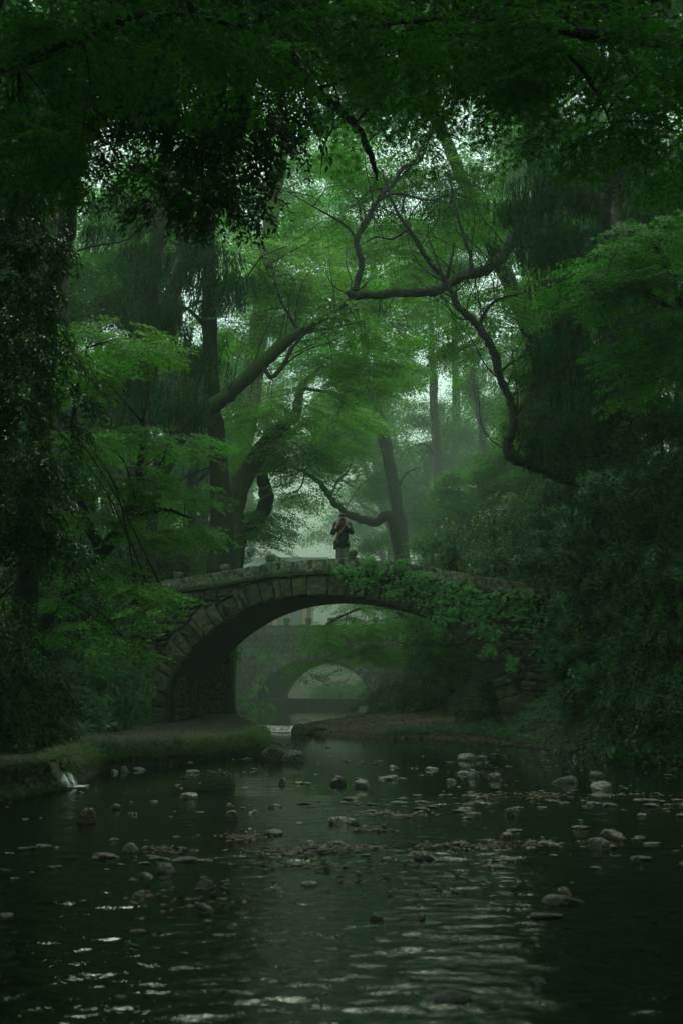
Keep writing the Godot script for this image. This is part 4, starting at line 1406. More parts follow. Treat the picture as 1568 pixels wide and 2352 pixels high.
	for q in sticks:
		var a := on_water(q[0] * 0.98, q[1] * 0.98) if q[1] > 1700 else at(q[0] * 0.98, q[1] * 0.98, 30.0)
		var b := on_water(q[2] * 0.98, q[3] * 0.98) if q[1] > 1700 else at(q[2] * 0.98, q[3] * 0.98, 30.4)
		var mb := MB.new()
		tube(mb, spline([a, a.lerp(b, 0.5) + Vector3(0, 0.06, 0), b], 5), [0.012, 0.012, 0.012, 0.011, 0.011, 0.01, 0.009, 0.008, 0.007, 0.006, 0.005], 5, 0.0, 0.0, a)
		var o := part("twig", mb.done(), M.pale_bark, self, Transform3D(Basis(), a))
		tag(o, q[4], "twig")

func build_falls() -> void:
	# the little spill over the left ledge, and the riffle under the arch
	var t := thing("waterfall", "small pale waterfall spilling over the left bank into the stream", "waterfall", Vector3.ZERO)
	var white := StandardMaterial3D.new()
	white.albedo_color = Color(0.7, 0.8, 0.82, 0.35)
	white.transparency = BaseMaterial3D.TRANSPARENCY_ALPHA
	white.roughness = 0.35
	white.vertex_color_use_as_albedo = true
	var mb := MB.new()
	for k in 130:
		var u := rng.randf()
		var top := Vector3(-4.78, 0.33, -16.0).lerp(Vector3(-4.2, 0.27, -16.45), u) + Vector3(rf(-0.03, 0.03), rf(-0.03, 0.01), 0)
		var foot := Vector3(-4.4, -0.01, -15.5).lerp(Vector3(-3.85, -0.01, -15.95), u) + Vector3(rf(-0.07, 0.07), 0, rf(-0.07, 0.07))
		var last := top
		var steps_ := 6
		var wd := rf(0.004, 0.014)
		for j in steps_:
			var f := (j + 1.0) / steps_
			var next := top.lerp(foot, pow(f, 0.8)) + Vector3(rf(-0.02, 0.02), 0.06 * sin(f * PI) + rf(-0.015, 0.015), rf(-0.02, 0.02))
			var w := Vector3(wd, 0, -wd * 0.5)
			if rng.randf() < 0.75: mb.quad(last - w, last + w, next + w, next - w, Color.WHITE * rf(0.35, 1.0))
			last = next
	part("falling_water", mb.done(), white, t, Transform3D(), "stuff")
	mb = MB.new()
	for k in 90:
		var p := Vector3(-4.4, 0.012, -15.5).lerp(Vector3(-3.8, 0.012, -15.95), rng.randf()) + Vector3(absf(rng.randfn()) * 0.12, 0, absf(rng.randfn()) * 0.1)
		var s := rf(0.01, 0.045)
		mb.quad(p + Vector3(-s * 2, 0, 0), p + Vector3(0, 0.008, -s), p + Vector3(s * 2, 0, 0), p + Vector3(0, 0.004, s), Color(0.6, 0.66, 0.66) * rf(0.5, 1.0))
	part("foam", mb.done(), M.foam, t, Transform3D(), "stuff")
	mb = MB.new()
	for k in 420:
		var d := 32.6 + absf(rng.randfn()) * 0.35
		var p := Vector3(rf(-2.6, -0.7), 0.02 + 0.15 * smoothstep(32.9, 34.1, d), -d)
		if k > 300: p = Vector3(rf(-0.9, 0.6), 0.14, -rf(33.6, 36.5))
		var s := rf(0.012, 0.04)
		mb.quad(p + Vector3(-s * 3, 0, 0), p + Vector3(0, 0.012, -s), p + Vector3(s * 3, 0, 0), p + Vector3(0, 0.006, s), Color(0.75, 0.8, 0.8) * rf(0.5, 1.0))
	var o := part("riffle_foam", mb.done(), M.foam, self)
	tag(o, "white foam of the riffle where the stream runs out under the arch", "foam", "", "stuff")

# ------------------------------------------------------------------ vegetation
func shrub(label: String, kind: String, mat: Material, blobs: Array, o := {}) -> Node3D:
	var c: Vector3 = blobs[0][0]
	var base: Vector3 = o.get("base", Vector3(c.x, ground_h(c.x, c.z), c.z))
	var t := thing(o.get("name", "shrub"), label, o.get("cat", "shrub"), base, o.get("group", ""))
	for b in blobs:
		for k in 3:
			var mb := MB.new()
			var top: Vector3 = b[0] + Vector3(rf(-0.7, 0.7) * b[1].x, rf(0.0, 0.7) * b[1].y, rf(-0.7, 0.7) * b[1].z)
			var foot := base + Vector3(rf(-0.15, 0.15), -0.05, rf(-0.15, 0.15))
			var pts := spline([foot, foot.lerp(top, 0.5) + Vector3(rf(-0.15, 0.15), 0.1, rf(-0.15, 0.15)), top], 4)
			var rr := []
			for q in pts.size(): rr.append(lerpf(0.035, 0.008, q / (pts.size() - 1.0)))
			tube(mb, pts, rr, 5, 0.0, 0.0, base)
			if not limb_points.has(t): limb_points[t] = []
			limb_points[t].append(pts[-3])
			part("stem", mb.done(), M.bark, t)
	if o.get("fill", true):
		var more := []
		for b in blobs:
			var gy := ground_h(b[0].x, b[0].z)
			var y: float = b[0].y - b[1].y * 1.2
			while y > gy + 0.1:
				more.append([Vector3(b[0].x, y, b[0].z) + Vector3(rf(-0.3, 0.3), 0, rf(0.0, 0.3)), Vector3(b[1].x * 1.05, b[1].y, b[1].z), int(b[2])])
				y -= b[1].y * 1.5
		blobs = blobs + more
	o["called"] = "foliage"
	crown(t, kind, mat, blobs, o)
	return t

func tree_at(called: String, label: String, cat: String, p: Vector3, group := "") -> Node3D:
	return thing(called, label, cat, p, group)

func down(p: Vector3) -> Vector3:
	return Vector3(p.x, ground_h(p.x, p.z) - 0.1, p.z)

func build_trees() -> void:
	var t: Node3D
	# --- left hanging cypress behind the bridge
	t = tree_at("cypress_tree", "dark straight cypress trunk behind the left end of the bridge, hung with weeping sprays", "tree", down(at(505, 1320, 36)))
	limb(t, "trunk", [t.position, at(509, 1250, 36), at(506, 1100, 36), at(493, 950, 36), at(481, 780, 36), at(481, 600, 36), at(486, 420, 36), at(492, 200, 36)], [0.75, 0.46, 0.36, 0.31, 0.29, 0.26, 0.22, 0.12], M.bark, 0.35)
	for q in [[490, 640, 400, 560], [485, 760, 360, 700], [486, 520, 380, 430], [484, 690, 560, 640], [490, 860, 380, 820]]:
		limb(t, "branch", [at(q[0], q[1], 36), at((q[0] + q[2]) * 0.5, (q[1] + q[3]) * 0.5 - 25, 35.5), at(q[2], q[3], 35)], [0.11, 0.07, 0.03], M.bark, 0.2, 7)
	crown(t, "weep", M.cypress, [blob(430, 540, 34.5, 1.2, 1.2, 1.2, 8), blob(340, 600, 34, 0.9, 1.2, 1.2, 7), blob(390, 720, 34.5, 1.2, 1.2, 1.0, 9), blob(470, 640, 34.5, 0.7, 1.4, 0.8, 8), blob(310, 880, 34, 0.8, 1.0, 1.0, 7), blob(410, 900, 34.5, 1.2, 0.8, 1.0, 9), blob(270, 480, 34, 0.6, 0.9, 1.0, 4), blob(470, 780, 34.5, 0.5, 1.0, 0.7, 5), blob(540, 620, 34.5, 0.4, 0.6, 0.6, 3)], {"pad": 0.4, "per": 5, "size": 0.95, "dense": 0.9, "tint": Color(0.5, 0.5, 0.42)})
	# --- mossy leaning maple
	t = tree_at("maple_tree", "maple with a thick bright-mossy trunk leaning right, left of the bridge crown", "tree", down(at(330, 1290, 36.5)))
	limb(t, "trunk", [t.position, at(350, 1150, 36), at(395, 1030, 35.5), at(440, 975, 35), at(505, 920, 34.6), at(570, 860, 34.5), at(640, 798, 34.5), at(692, 762, 34.5), at(745, 732, 34.6), at(800, 690, 35), at(850, 640, 35.5)], [0.42, 0.34, 0.31, 0.29, 0.27, 0.255, 0.21, 0.15, 0.11, 0.07, 0.03], M.bark, 1.3, 12, 0.2, 0.5)
	limb(t, "branch", [at(606, 846, 34.4), at(626, 866, 34.2), at(650, 838, 34.2), at(675, 795, 34.2), at(705, 765, 34.2), at(770, 752, 34.3), at(835, 738, 34.5)], [0.09, 0.08, 0.075, 0.065, 0.05, 0.035, 0.015], M.bark, 0.2, 8)
	limb(t, "branch", [at(690, 765, 34.5), at(650, 700, 34.8), at(630, 650, 35), at(600, 590, 35.2)], [0.08, 0.05, 0.035, 0.015], M.bark, 0.3, 7)
	crown(t, "maple", M.maple, [blob(700, 680, 37.5, 2.2, 0.7, 1.6, 10), blob(810, 730, 37, 1.6, 0.5, 1.3, 7), blob(600, 600, 37.5, 1.8, 0.9, 1.5, 10), blob(720, 580, 38, 2.0, 0.9, 1.5, 10), blob(560, 740, 37.5, 1.2, 0.8, 1.2, 7), blob(830, 820, 38, 2.0, 0.8, 1.5, 9), blob(740, 870, 38.5, 2.0, 0.8, 1.5, 9), blob(640, 930, 38, 1.3, 0.7, 1.2, 7)], {"pad": 0.95, "per": 15, "tint": Color(1.15, 1.12, 1.0), "dense": 1.15, "flat": 0.3})
	# --- pale leaning trunk and dark curved trunk behind the cypress
	t = tree_at("maple_tree", "maple with a pale trunk rising to the right from behind the cypress trunk", "tree", down(at(515, 1330, 40)))
	limb(t, "trunk", [t.position, at(530, 1240, 40), at(548, 1130, 40), at(590, 1050, 40), at(640, 985, 40), at(680, 950, 40.2), at(692, 890, 40.5), at(740, 840, 41)], [0.6, 0.5, 0.42, 0.37, 0.3, 0.25, 0.18, 0.06], M.pale_bark, 0.5)
	limb(t, "branch", [at(692, 890, 40.4), at(760, 905, 40.4), at(800, 930, 40.5), at(830, 922, 40.6)], [0.08, 0.06, 0.05, 0.02], M.bark, 0.2, 7)
	crown(t, "maple", M.maple, [blob(650, 1020, 40, 1.5, 0.7, 1.2, 9), blob(720, 1040, 40.5, 1.4, 0.6, 1.2, 8), blob(590, 960, 41, 1.2, 0.7, 1.2, 7), blob(760, 950, 42, 1.5, 0.6, 1.2, 7), blob(700, 1110, 40.5, 0.7, 0.35, 0.6, 3)], {"pad": 0.85, "per": 15, "tint": Color(1.3, 1.3, 1.15), "dense": 1.15, "flat": 0.3})
	t = tree_at("maple_tree", "dark S-curved trunk leaning right beside the bridge crown, with leafy shoots at its foot", "tree", down(at(500, 1345, 42)))
	limb(t, "trunk", [t.position, at(545, 1262, 42), at(580, 1215, 42), at(613, 1150, 42), at(603, 1085, 42), at(625, 1035, 42), at(680, 985, 42.3), at(740, 960, 43)], [0.42, 0.36, 0.33, 0.31, 0.26, 0.22, 0.15, 0.06], M.bark, 0.3)
	crown(t, "maple", M.maple, [blob(590, 1235, 41, 0.6, 0.6, 0.7, 5), blob(570, 1180, 41, 0.5, 0.6, 0.6, 4), blob(625, 1170, 42, 0.4, 0.3, 0.5, 2), blob(790, 1010, 44, 1.2, 0.6, 1.2, 5)], {"pad": 0.6, "per": 14, "tint": Color(0.85, 0.95, 0.9)})
	# --- big pale trunk far up the middle
	t = tree_at("camphor_tree", "tall pale forked trunk showing high up between leaves, left of the middle", "tree", down(at(470, 1300, 52)))
	limb(t, "trunk", [t.position, at(520, 1150, 52), at(565, 980, 52), at(590, 800, 52), at(605, 650, 52), at(620, 540, 52), at(628, 440, 52), at(650, 340, 52), at(640, 200, 52)], [0.8, 0.6, 0.55, 0.5, 0.48, 0.46, 0.5, 0.3, 0.1], M.pale_bark, 0.2)
	limb(t, "branch", [at(625, 455, 52), at(600, 430, 52), at(570, 405, 52.3), at(520, 330, 53)], [0.25, 0.17, 0.12, 0.04], M.pale_bark, 0.1, 8)
	crown(t, "clump", M.far, [blob(600, 300, 52, 3.6, 1.8, 2.8, 16), blob(700, 400, 53, 3.2, 1.6, 2.5, 14), blob(540, 460, 53, 2.6, 1.6, 2.2, 11), blob(690, 540, 54, 2.6, 1.4, 2.2, 11), blob(500, 250, 53, 2.5, 1.6, 2.5, 9), blob(780, 300, 54, 2.8, 1.6, 2.5, 11), blob(560, 650, 54, 2.0, 1.5, 2.0, 9)], {"pad": 1.3, "per": 13, "tint": Color(0.95, 1.05, 0.95), "dense": 1.15, "flat": 0.35})
	# --- leaning trunk right of the person, and its companions in the mist
	t = tree_at("camphor_tree", "brown-grey trunk leaning left, rising behind the bridge just right of the person", "tree", down(at(945, 1420, 50)))
	limb(t, "trunk", [t.position, at(926, 1270, 50), at(908, 1150, 50), at(885, 1030, 50), at(858, 915, 50), at(840, 830, 50), at(830, 760, 50)], [0.45, 0.36, 0.34, 0.33, 0.27, 0.2, 0.08], M.pale_bark, 0.1)
	limb(t, "branch", [at(905, 1140, 50), at(930, 1090, 50), at(960, 1075, 50.5)], [0.07, 0.05, 0.02], M.bark, 0.1, 6)
	crown(t, "clump", M.maple, [blob(840, 800, 50, 3.0, 1.3, 2.2, 13), blob(760, 830, 50, 2.2, 1.0, 2.0, 9), blob(930, 860, 51.5, 1.6, 0.9, 1.4, 7), blob(800, 860, 50.5, 1.2, 0.5, 1.4, 4)], {"pad": 1.1, "per": 13, "tint": Color(0.75, 1.05, 1.0), "dense": 1.15, "flat": 0.35})
	t = tree_at("camphor_tree", "bent dark bough leaning out to the left behind the person", "tree", down(at(960, 1330, 47)))
	limb(t, "trunk", [t.position, at(905, 1212, 47), at(860, 1200, 47), at(815, 1188, 47), at(772, 1160, 47), at(738, 1112, 47), at(700, 1085, 47), at(668, 1072, 47)], [0.4, 0.27, 0.23, 0.2, 0.17, 0.13, 0.09, 0.03], M.bark, 0.2)
	limb(t, "branch", [at(760, 1140, 47), at(775, 1105, 47), at(800, 1080, 47), at(808, 1050, 47)], [0.07, 0.06, 0.05, 0.02], M.bark, 0.1, 6)
	limb(t, "branch", [at(700, 1085, 47), at(690, 1120, 47), at(660, 1135, 47), at(640, 1125, 47)], [0.05, 0.04, 0.03, 0.015], M.bark, 0.1, 6)
	crown(t, "clump", M.far, [blob(850, 1110, 54, 1.8, 0.9, 1.2, 8), blob(780, 1080, 55, 1.5, 0.7, 1.2, 5), blob(720, 1165, 54, 0.8, 0.5, 0.8, 2), blob(860, 1240, 53, 0.9, 0.5, 0.8, 4), blob(840, 1010, 55, 2.0, 0.9, 1.5, 8)], {"pad": 0.9, "per": 11, "tint": Color(0.95, 1.0, 1.1), "dense": 1.15, "flat": 0.35})
	t = tree_at("camphor_tree", "thin straight trunk in the mist, right of the leaning trunk", "tree", down(at(1010, 1330, 62)))
	limb(t, "trunk", [t.position, at(1005, 1160, 62), at(1000, 1000, 62), at(992, 850, 62), at(988, 700, 62)], [0.4, 0.3, 0.28, 0.26, 0.12], M.pale_bark, 0.1)
	limb(t, "branch", [at(1000, 1060, 62), at(975, 1020, 62), at(930, 1035, 62), at(915, 1060, 62)], [0.1, 0.08, 0.06, 0.02], M.bark, 0.1, 6)
	crown(t, "clump", M.far, [blob(990, 760, 62, 3.4, 1.8, 2.5, 14), blob(1070, 820, 63, 2.5, 1.5, 2.2, 9), blob(930, 850, 63, 1.8, 1.2, 2.0, 7), blob(960, 960, 64, 2.5, 1.2, 2.2, 8), blob(1060, 960, 64, 2.5, 1.2, 2.2, 8)], {"pad": 1.2, "per": 12, "tint": Color(0.75, 0.85, 0.85), "dense": 1.15, "flat": 0.35})
	t = tree_at("camphor_tree", "slim crooked pale trunk right of the thin straight one", "tree", down(at(1125, 1260, 56)))
	limb(t, "trunk", [t.position, at(1122, 1100, 56), at(1108, 1000, 56), at(1095, 920, 56), at(1080, 850, 56.5)], [0.35, 0.24, 0.22, 0.18, 0.06], M.pale_bark, 0.1)
	limb(t, "branch", [at(1106, 990, 56), at(1130, 930, 56), at(1160, 890, 56)], [0.1, 0.07, 0.03], M.bark, 0.1, 6)
	crown(t, "clump", M.far, [blob(1110, 860, 57, 2.4, 1.2, 2.0, 10), blob(1180, 800, 57, 2.6, 1.4, 2.0, 10), blob(1190, 930, 57, 2.2, 1.2, 2.0, 9), blob(1130, 1060, 57, 1.8, 1.0, 1.6, 7)], {"pad": 1.1, "per": 12, "tint": Color(0.8, 0.85, 0.75), "dense": 1.15, "flat": 0.35})
	t = tree_at("camphor_tree", "dark leaning trunk standing among leaves behind the right end of the bridge", "tree", down(at(1310, 1200, 44)))
	limb(t, "trunk", [t.position, at(1290, 1050, 44), at(1268, 930, 44), at(1240, 810, 44), at(1225, 700, 44)], [0.45, 0.3, 0.26, 0.22, 0.1], M.bark, 0.1)
	limb(t, "branch", [at(1200, 1010, 46), at(1205, 950, 46), at(1235, 900, 46), at(1250, 850, 45)], [0.3, 0.25, 0.2, 0.1], M.bark, 0.1, 8)
	crown(t, "clump", M.maple, [blob(1230, 740, 45, 2.2, 1.2, 2.0, 11), blob(1160, 680, 46, 2.0, 1.0, 2.0, 9), blob(1270, 860, 46, 1.6, 1.2, 1.6, 8), blob(1200, 1000, 48, 1.6, 0.8, 1.5, 7), blob(1280, 640, 45, 2.0, 1.2, 1.8, 9)], {"pad": 1.0, "per": 13, "tint": Color(0.75, 0.8, 0.7), "dense": 1.15, "flat": 0.35})
	# --- the right hanging cypress
	t = tree_at("cypress_tree", "big dark forked cypress at right, its weeping sprays hanging over the stream", "tree", down(at(1445, 1150, 27.5)))
	limb(t, "trunk", [t.position, at(1435, 900, 27.5), at(1420, 700, 27.5), at(1400, 560, 27.5), at(1378, 480, 27.5), at(1342, 420, 27.5), at(1305, 335, 27.5), at(1268, 275, 27.5), at(1240, 215, 27.5)], [0.5, 0.36, 0.3, 0.25, 0.2, 0.15, 0.13, 0.09, 0.04], M.bark, 0.2)
	limb(t, "branch", [at(1385, 490, 27.5), at(1405, 420, 27.4), at(1400, 330, 27.3), at(1420, 200, 27.2)], [0.16, 0.13, 0.1, 0.05], M.bark, 0.1, 8)
	limb(t, "branch", [at(1310, 345, 27.5), at(1340, 300, 27.5), at(1352, 255, 27.5), at(1350, 200, 27.5)], [0.1, 0.08, 0.06, 0.03], M.bark, 0.1, 8)
	limb(t, "branch", [at(1400, 570, 27.5), at(1360, 590, 27.2), at(1300, 560, 27), at(1240, 470, 26.8)], [0.1, 0.07, 0.06, 0.03], M.bark, 0.1, 8)
	limb(t, "branch", [at(1430, 830, 27.5), at(1370, 800, 27.2), at(1310, 750, 27), at(1270, 700, 27)], [0.1, 0.08, 0.06, 0.03], M.bark, 0.1, 8)
	limb(t, "branch", [at(1440, 1060, 27.5), at(1380, 1000, 27.2), at(1300, 990, 27)], [0.1, 0.07, 0.03], M.bark, 0.1, 8)
	# the bare snaking bough and the mossy bough grow from this side too
	limb(t, "bough", [at(1438, 1100, 27.5), at(1340, 1105, 27.4), at(1255, 1078, 27.3), at(1205, 1060, 27.2), at(1170, 1043, 27.2), at(1166, 1015, 27.2), at(1178, 980, 27.2), at(1172, 925, 27.2), at(1148, 865, 27.2), at(1128, 795, 27.2), at(1090, 740, 27.2), at(1050, 700, 27.2), at(1022, 645, 27.2), at(985, 600, 27.2), at(956, 550, 27.2), at(915, 492, 27.2), at(897, 452, 27.2), at(880, 400, 27.2)], [0.25, 0.22, 0.2, 0.19, 0.18, 0.15, 0.13, 0.12, 0.12, 0.12, 0.11, 0.1, 0.085, 0.075, 0.065, 0.055, 0.04, 0.015], M.bark, 0.05, 10, 0.08)
	limb(t, "branch", [at(1098, 748, 27.2), at(1125, 700, 27.1), at(1160, 682, 27), at(1200, 674, 27)], [0.06, 0.045, 0.035, 0.015], M.bark, 0.1, 7)
	limb(t, "branch", [at(1146, 858, 27.2), at(1165, 838, 27.1), at(1190, 826, 27)], [0.05, 0.04, 0.015], M.bark, 0.1, 7)
	limb(t, "branch", [at(940, 525, 27.2), at(900, 548, 27.2), at(860, 545, 27.2), at(820, 570, 27.3)], [0.04, 0.03, 0.025, 0.01], M.bark, 0.1, 6)
	limb(t, "branch", [at(1022, 648, 27.2), at(1035, 600, 27.1), at(1042, 560, 27.1)], [0.06, 0.035, 0.02], M.bark, 0.1, 6)
	crown(t, "weep", M.cypress, [blob(1250, 420, 26.5, 0.9, 0.8, 0.8, 9), blob(1230, 520, 26.3, 0.6, 0.8, 0.6, 7), blob(1330, 380, 26.5, 1.0, 1.0, 0.8, 9), blob(1430, 330, 26.5, 1.2, 1.3, 0.9, 12), blob(1510, 420, 26, 0.9, 1.3, 0.9, 10), blob(1330, 560, 26.3, 1.0, 0.8, 0.8, 9), blob(1310, 690, 26, 0.8, 0.9, 0.8, 9), blob(1340, 830, 26, 1.0, 0.9, 0.8, 11), blob(1290, 780, 26, 0.5, 0.7, 0.6, 6), blob(1420, 900, 25.8, 1.2, 1.0, 0.8, 12), blob(1330, 960, 26, 0.9, 0.6, 0.8, 9), blob(1290, 990, 26, 0.5, 0.3, 0.5, 4), blob(1480, 600, 26.3, 0.9, 0.9, 0.8, 8), blob(1500, 800, 26, 1.0, 1.0, 0.8, 9), blob(1270, 330, 26.6, 0.7, 0.6, 0.7, 5), blob(1200, 470, 26.6, 0.35, 0.5, 0.5, 4)], {"pad": 0.33, "per": 5, "size": 0.8, "dense": 0.95, "tint": Color(0.45, 0.46, 0.42)})
	crown(t, "sprig", M.evergreen, [blob(1300, 440, 28.5, 0.9, 0.7, 0.6, 9), blob(1430, 360, 28.5, 1.1, 0.9, 0.6, 12), blob(1340, 640, 28.5, 0.8, 0.8, 0.6, 9), blob(1420, 840, 28.3, 1.0, 0.9, 0.6, 12), blob(1320, 930, 28.3, 0.9, 0.5, 0.6, 9), blob(1500, 560, 28.5, 0.8, 0.9, 0.6, 9), blob(1300, 770, 28.3, 0.6, 0.6, 0.6, 7), blob(1250, 520, 28.5, 0.5, 0.5, 0.6, 4), blob(1320, 1070, 26.4, 0.55, 0.45, 0.4, 9), blob(1380, 1020, 26.4, 0.6, 0.5, 0.4, 8)], {"pad": 0.5, "per": 11, "size": 0.9, "called": "inner_crown", "tint": Color(0.8, 0.85, 0.75)})
	# --- maple whose mossy bough crosses the picture
	t = tree_at("maple_tree", "maple with a long level mossy bough that crosses the upper middle over the stream", "tree", down(at(1420, 1120, 30.5)))
	limb(t, "trunk", [t.position, at(1400, 800, 30.5), at(1330, 600, 30.5), at(1250, 520, 30.5), at(1185, 540, 30.5), at(1150, 592, 30.5), at(1105, 622, 30.5), at(1050, 638, 30.5), at(1003, 668, 30.5), at(950, 671, 30.5), at(880, 674, 30.5), at(825, 678, 30.5), at(798, 672, 30.5)], [0.45, 0.34, 0.26, 0.22, 0.18, 0.17, 0.17, 0.16, 0.18, 0.16, 0.155, 0.15, 0.09], M.bark, 0.6, 12, 0.15, 0.35)
	limb(t, "branch", [at(815, 668, 30.5), at(830, 610, 30.5), at(820, 548, 30.5), at(842, 505, 30.5), at(866, 460, 30.5), at(905, 420, 30.5), at(945, 380, 30.6), at(985, 300, 30.8)], [0.11, 0.1, 0.1, 0.085, 0.07, 0.05, 0.04, 0.02], M.bark, 0.15, 8)
	limb(t, "branch", [at(822, 550, 30.5), at(790, 515, 30.5), at(730, 480, 30.6), at(660, 440, 30.8)], [0.06, 0.045, 0.03, 0.01], M.bark, 0.1, 6)
	limb(t, "branch", [at(1050, 640, 30.4), at(1076, 630, 30.3), at(1080, 590, 30.3), at(1062, 540, 30.3), at(1045, 470, 30.4), at(1030, 400, 30.5)], [0.09, 0.08, 0.07, 0.06, 0.045, 0.02], M.bark, 0.2, 8)
	limb(t, "branch", [at(866, 460, 30.5), at(910, 445, 30.5), at(990, 460, 30.6), at(1040, 440, 30.7)], [0.06, 0.05, 0.035, 0.015], M.bark, 0.1, 6)
	limb(t, "branch", [at(905, 420, 30.5), at(925, 385, 30.5), at(960, 372, 30.5), at(980, 330, 30.6), at(990, 270, 30.8)], [0.06, 0.055, 0.045, 0.035, 0.015], M.bark, 0.1, 6)
	crown(t, "maple", M.maple, [blob(900, 590, 33.5, 2.4, 0.8, 1.4, 9), blob(1040, 520, 33.5, 2.0, 0.9, 1.4, 9), blob(960, 400, 33.5, 2.4, 1.1, 1.5, 13), blob(1120, 440, 33.5, 1.6, 1.0, 1.4, 9), blob(1090, 690, 33.5, 1.4, 0.6, 1.2, 7), blob(840, 730, 34, 1.4, 0.4, 1.2, 5), blob(1130, 780, 33, 1.2, 0.6, 1.2, 5), blob(780, 480, 33.5, 1.6, 0.8, 1.3, 7), blob(1170, 640, 33, 0.9, 0.5, 0.9, 4), blob(880, 330, 34, 1.8, 0.8, 1.4, 7)], {"pad": 0.9, "per": 13, "tint": Color(1.0, 1.0, 0.85), "dense": 1.15, "flat": 0.3})
	# --- the dark tree at upper left and its overhanging boughs
	t = tree_at("camphor_tree", "tall dark leaning trunk at upper left, its leafy boughs hanging over the picture's top", "tree", Vector3(-6.3, 0.3, -20.5))
	limb(t, "trunk", [Vector3(-6.3, 0.1, -20.5), Vector3(-5.9, 3.5, -20), at(112, 720, 19.3), at(148, 560, 19), at(166, 400, 19), at(190, 280, 19), at(230, 120, 19), at(290, -60, 18.5), at(420, -250, 17)], [0.3, 0.24, 0.21, 0.19, 0.18, 0.16, 0.14, 0.12, 0.05], M.bark, 0.2)
	limb(t, "branch", [at(190, 290, 19), at(260, 250, 17.5), at(340, 270, 16), at(430, 290, 15), at(540, 330, 14.5)], [0.1, 0.08, 0.06, 0.045, 0.02], M.bark, 0.1, 8)
	limb(t, "bough", [at(290, -60, 18.5), at(440, -90, 18), at(560, -40, 17.5), at(640, 60, 17.2), at(668, 135, 17), at(722, 205, 17), at(792, 262, 17), at(832, 312, 17), at(855, 370, 17), at(866, 414, 17)], [0.17, 0.17, 0.16, 0.15, 0.14, 0.11, 0.085, 0.07, 0.055, 0.02], M.bark, 0.1, 10)
	limb(t, "branch", [at(722, 205, 17), at(770, 192, 16.9), at(800, 180, 16.8), at(850, 190, 16.8)], [0.04, 0.03, 0.025, 0.01], M.bark, 0.1, 6)
	crown(t, "broad", M.evergreen, [blob(430, 300, 14, 0.7, 0.5, 0.6, 9), blob(540, 320, 14.2, 0.6, 0.4, 0.6, 8), blob(480, 420, 14, 0.45, 0.35, 0.5, 6), blob(380, 400, 14.2, 0.35, 0.3, 0.5, 4), blob(620, 250, 14.5, 0.5, 0.4, 0.5, 6), blob(560, 180, 14.5, 0.8, 0.5, 0.7, 9), blob(400, 150, 14, 0.9, 0.5, 0.8, 10), blob(250, 200, 15, 1.0, 0.7, 0.9, 12), blob(120, 280, 15, 0.9, 0.7, 0.9, 11), blob(80, 120, 14, 0.9, 0.7, 0.9, 11), blob(620, 60, 15, 1.2, 0.5, 0.9, 11), blob(840, 60, 15.5, 0.9, 0.35, 0.8, 5), blob(1010, 80, 15.5, 1.2, 0.5, 0.9, 10), blob(300, 40, 14, 1.2, 0.6, 1.0, 12), blob(30, 420, 15, 0.5, 0.5, 0.6, 5), blob(350, 470, 14.5, 0.3, 0.2, 0.3, 2), blob(560, 440, 14.2, 0.2, 0.2, 0.3, 2), blob(230, 370, 15.5, 0.5, 0.4, 0.6, 5)], {"pad": 0.45, "per": 13, "size": 0.95, "tint": Color(0.85, 0.9, 0.85)})
	crown(t, "clump", M.evergreen, [[Vector3(-4.5, 13.5, -12), Vector3(5, 1.8, 5), 40], [Vector3(1, 14.5, -15), Vector3(5, 1.6, 4), 34], [Vector3(-4, 14, -5), Vector3(6, 1.8, 6), 40]], {"pad": 1.2, "per": 12, "size": 1.7, "called": "mostly_unseen_crown", "twigs": false, "dense": 0.7, "flat": 0.4})  # canopy mostly above the frame, placed to shade the foreground
	# --- near boughs along the top of the picture (out of focus)
	t = tree_at("camphor_tree", "near tree whose blurred leafy boughs hang across the top right of the picture", "tree", Vector3(6.5, 0.6, -9.5))
	limb(t, "trunk", [Vector3(6.5, 0.0, -9.5), Vector3(6.4, 3.0, -9.6), Vector3(6.1, 6.0, -9.6), Vector3(5.2, 8.6, -9.5), Vector3(3.6, 10.5, -9.0), Vector3(1.5, 11.6, -8.0)], [0.45, 0.36, 0.32, 0.26, 0.18, 0.06], M.bark, 0.2)
	limb(t, "branch", [Vector3(6.1, 6.0, -9.6), Vector3(4.5, 7.2, -9.4), at(1250, 60, 9.2), at(1050, 40, 9), at(850, 60, 8.8)], [0.12, 0.08, 0.05, 0.035, 0.015], M.bark, 0.1, 8)
	limb(t, "branch", [at(1250, 60, 9.2), at(1350, 180, 9), at(1400, 280, 8.9)], [0.03, 0.02, 0.008], M.bark, 0.1, 6)
	crown(t, "palm", M.maple_near, [blob(1100, 60, 9, 0.8, 0.25, 0.6, 6), blob(1300, 100, 9.2, 0.7, 0.3, 0.6, 6), blob(1440, 200, 9.2, 0.5, 0.3, 0.5, 5), blob(1500, 80, 9.4, 0.6, 0.35, 0.6, 6), blob(960, 40, 8.8, 0.5, 0.2, 0.5, 4), blob(1380, 290, 9, 0.22, 0.1, 0.2, 1), blob(1150, 190, 9.3, 0.3, 0.12, 0.3, 2), blob(760, 60, 8.7, 0.4, 0.2, 0.4, 3), blob(880, 220, 9, 0.2, 0.1, 0.2, 1), blob(1530, 320, 9.6, 0.3, 0.3, 0.4, 3)], {"pad": 0.4, "per": 8, "size": 0.75, "tint": Color(1.0, 1.05, 0.9)})
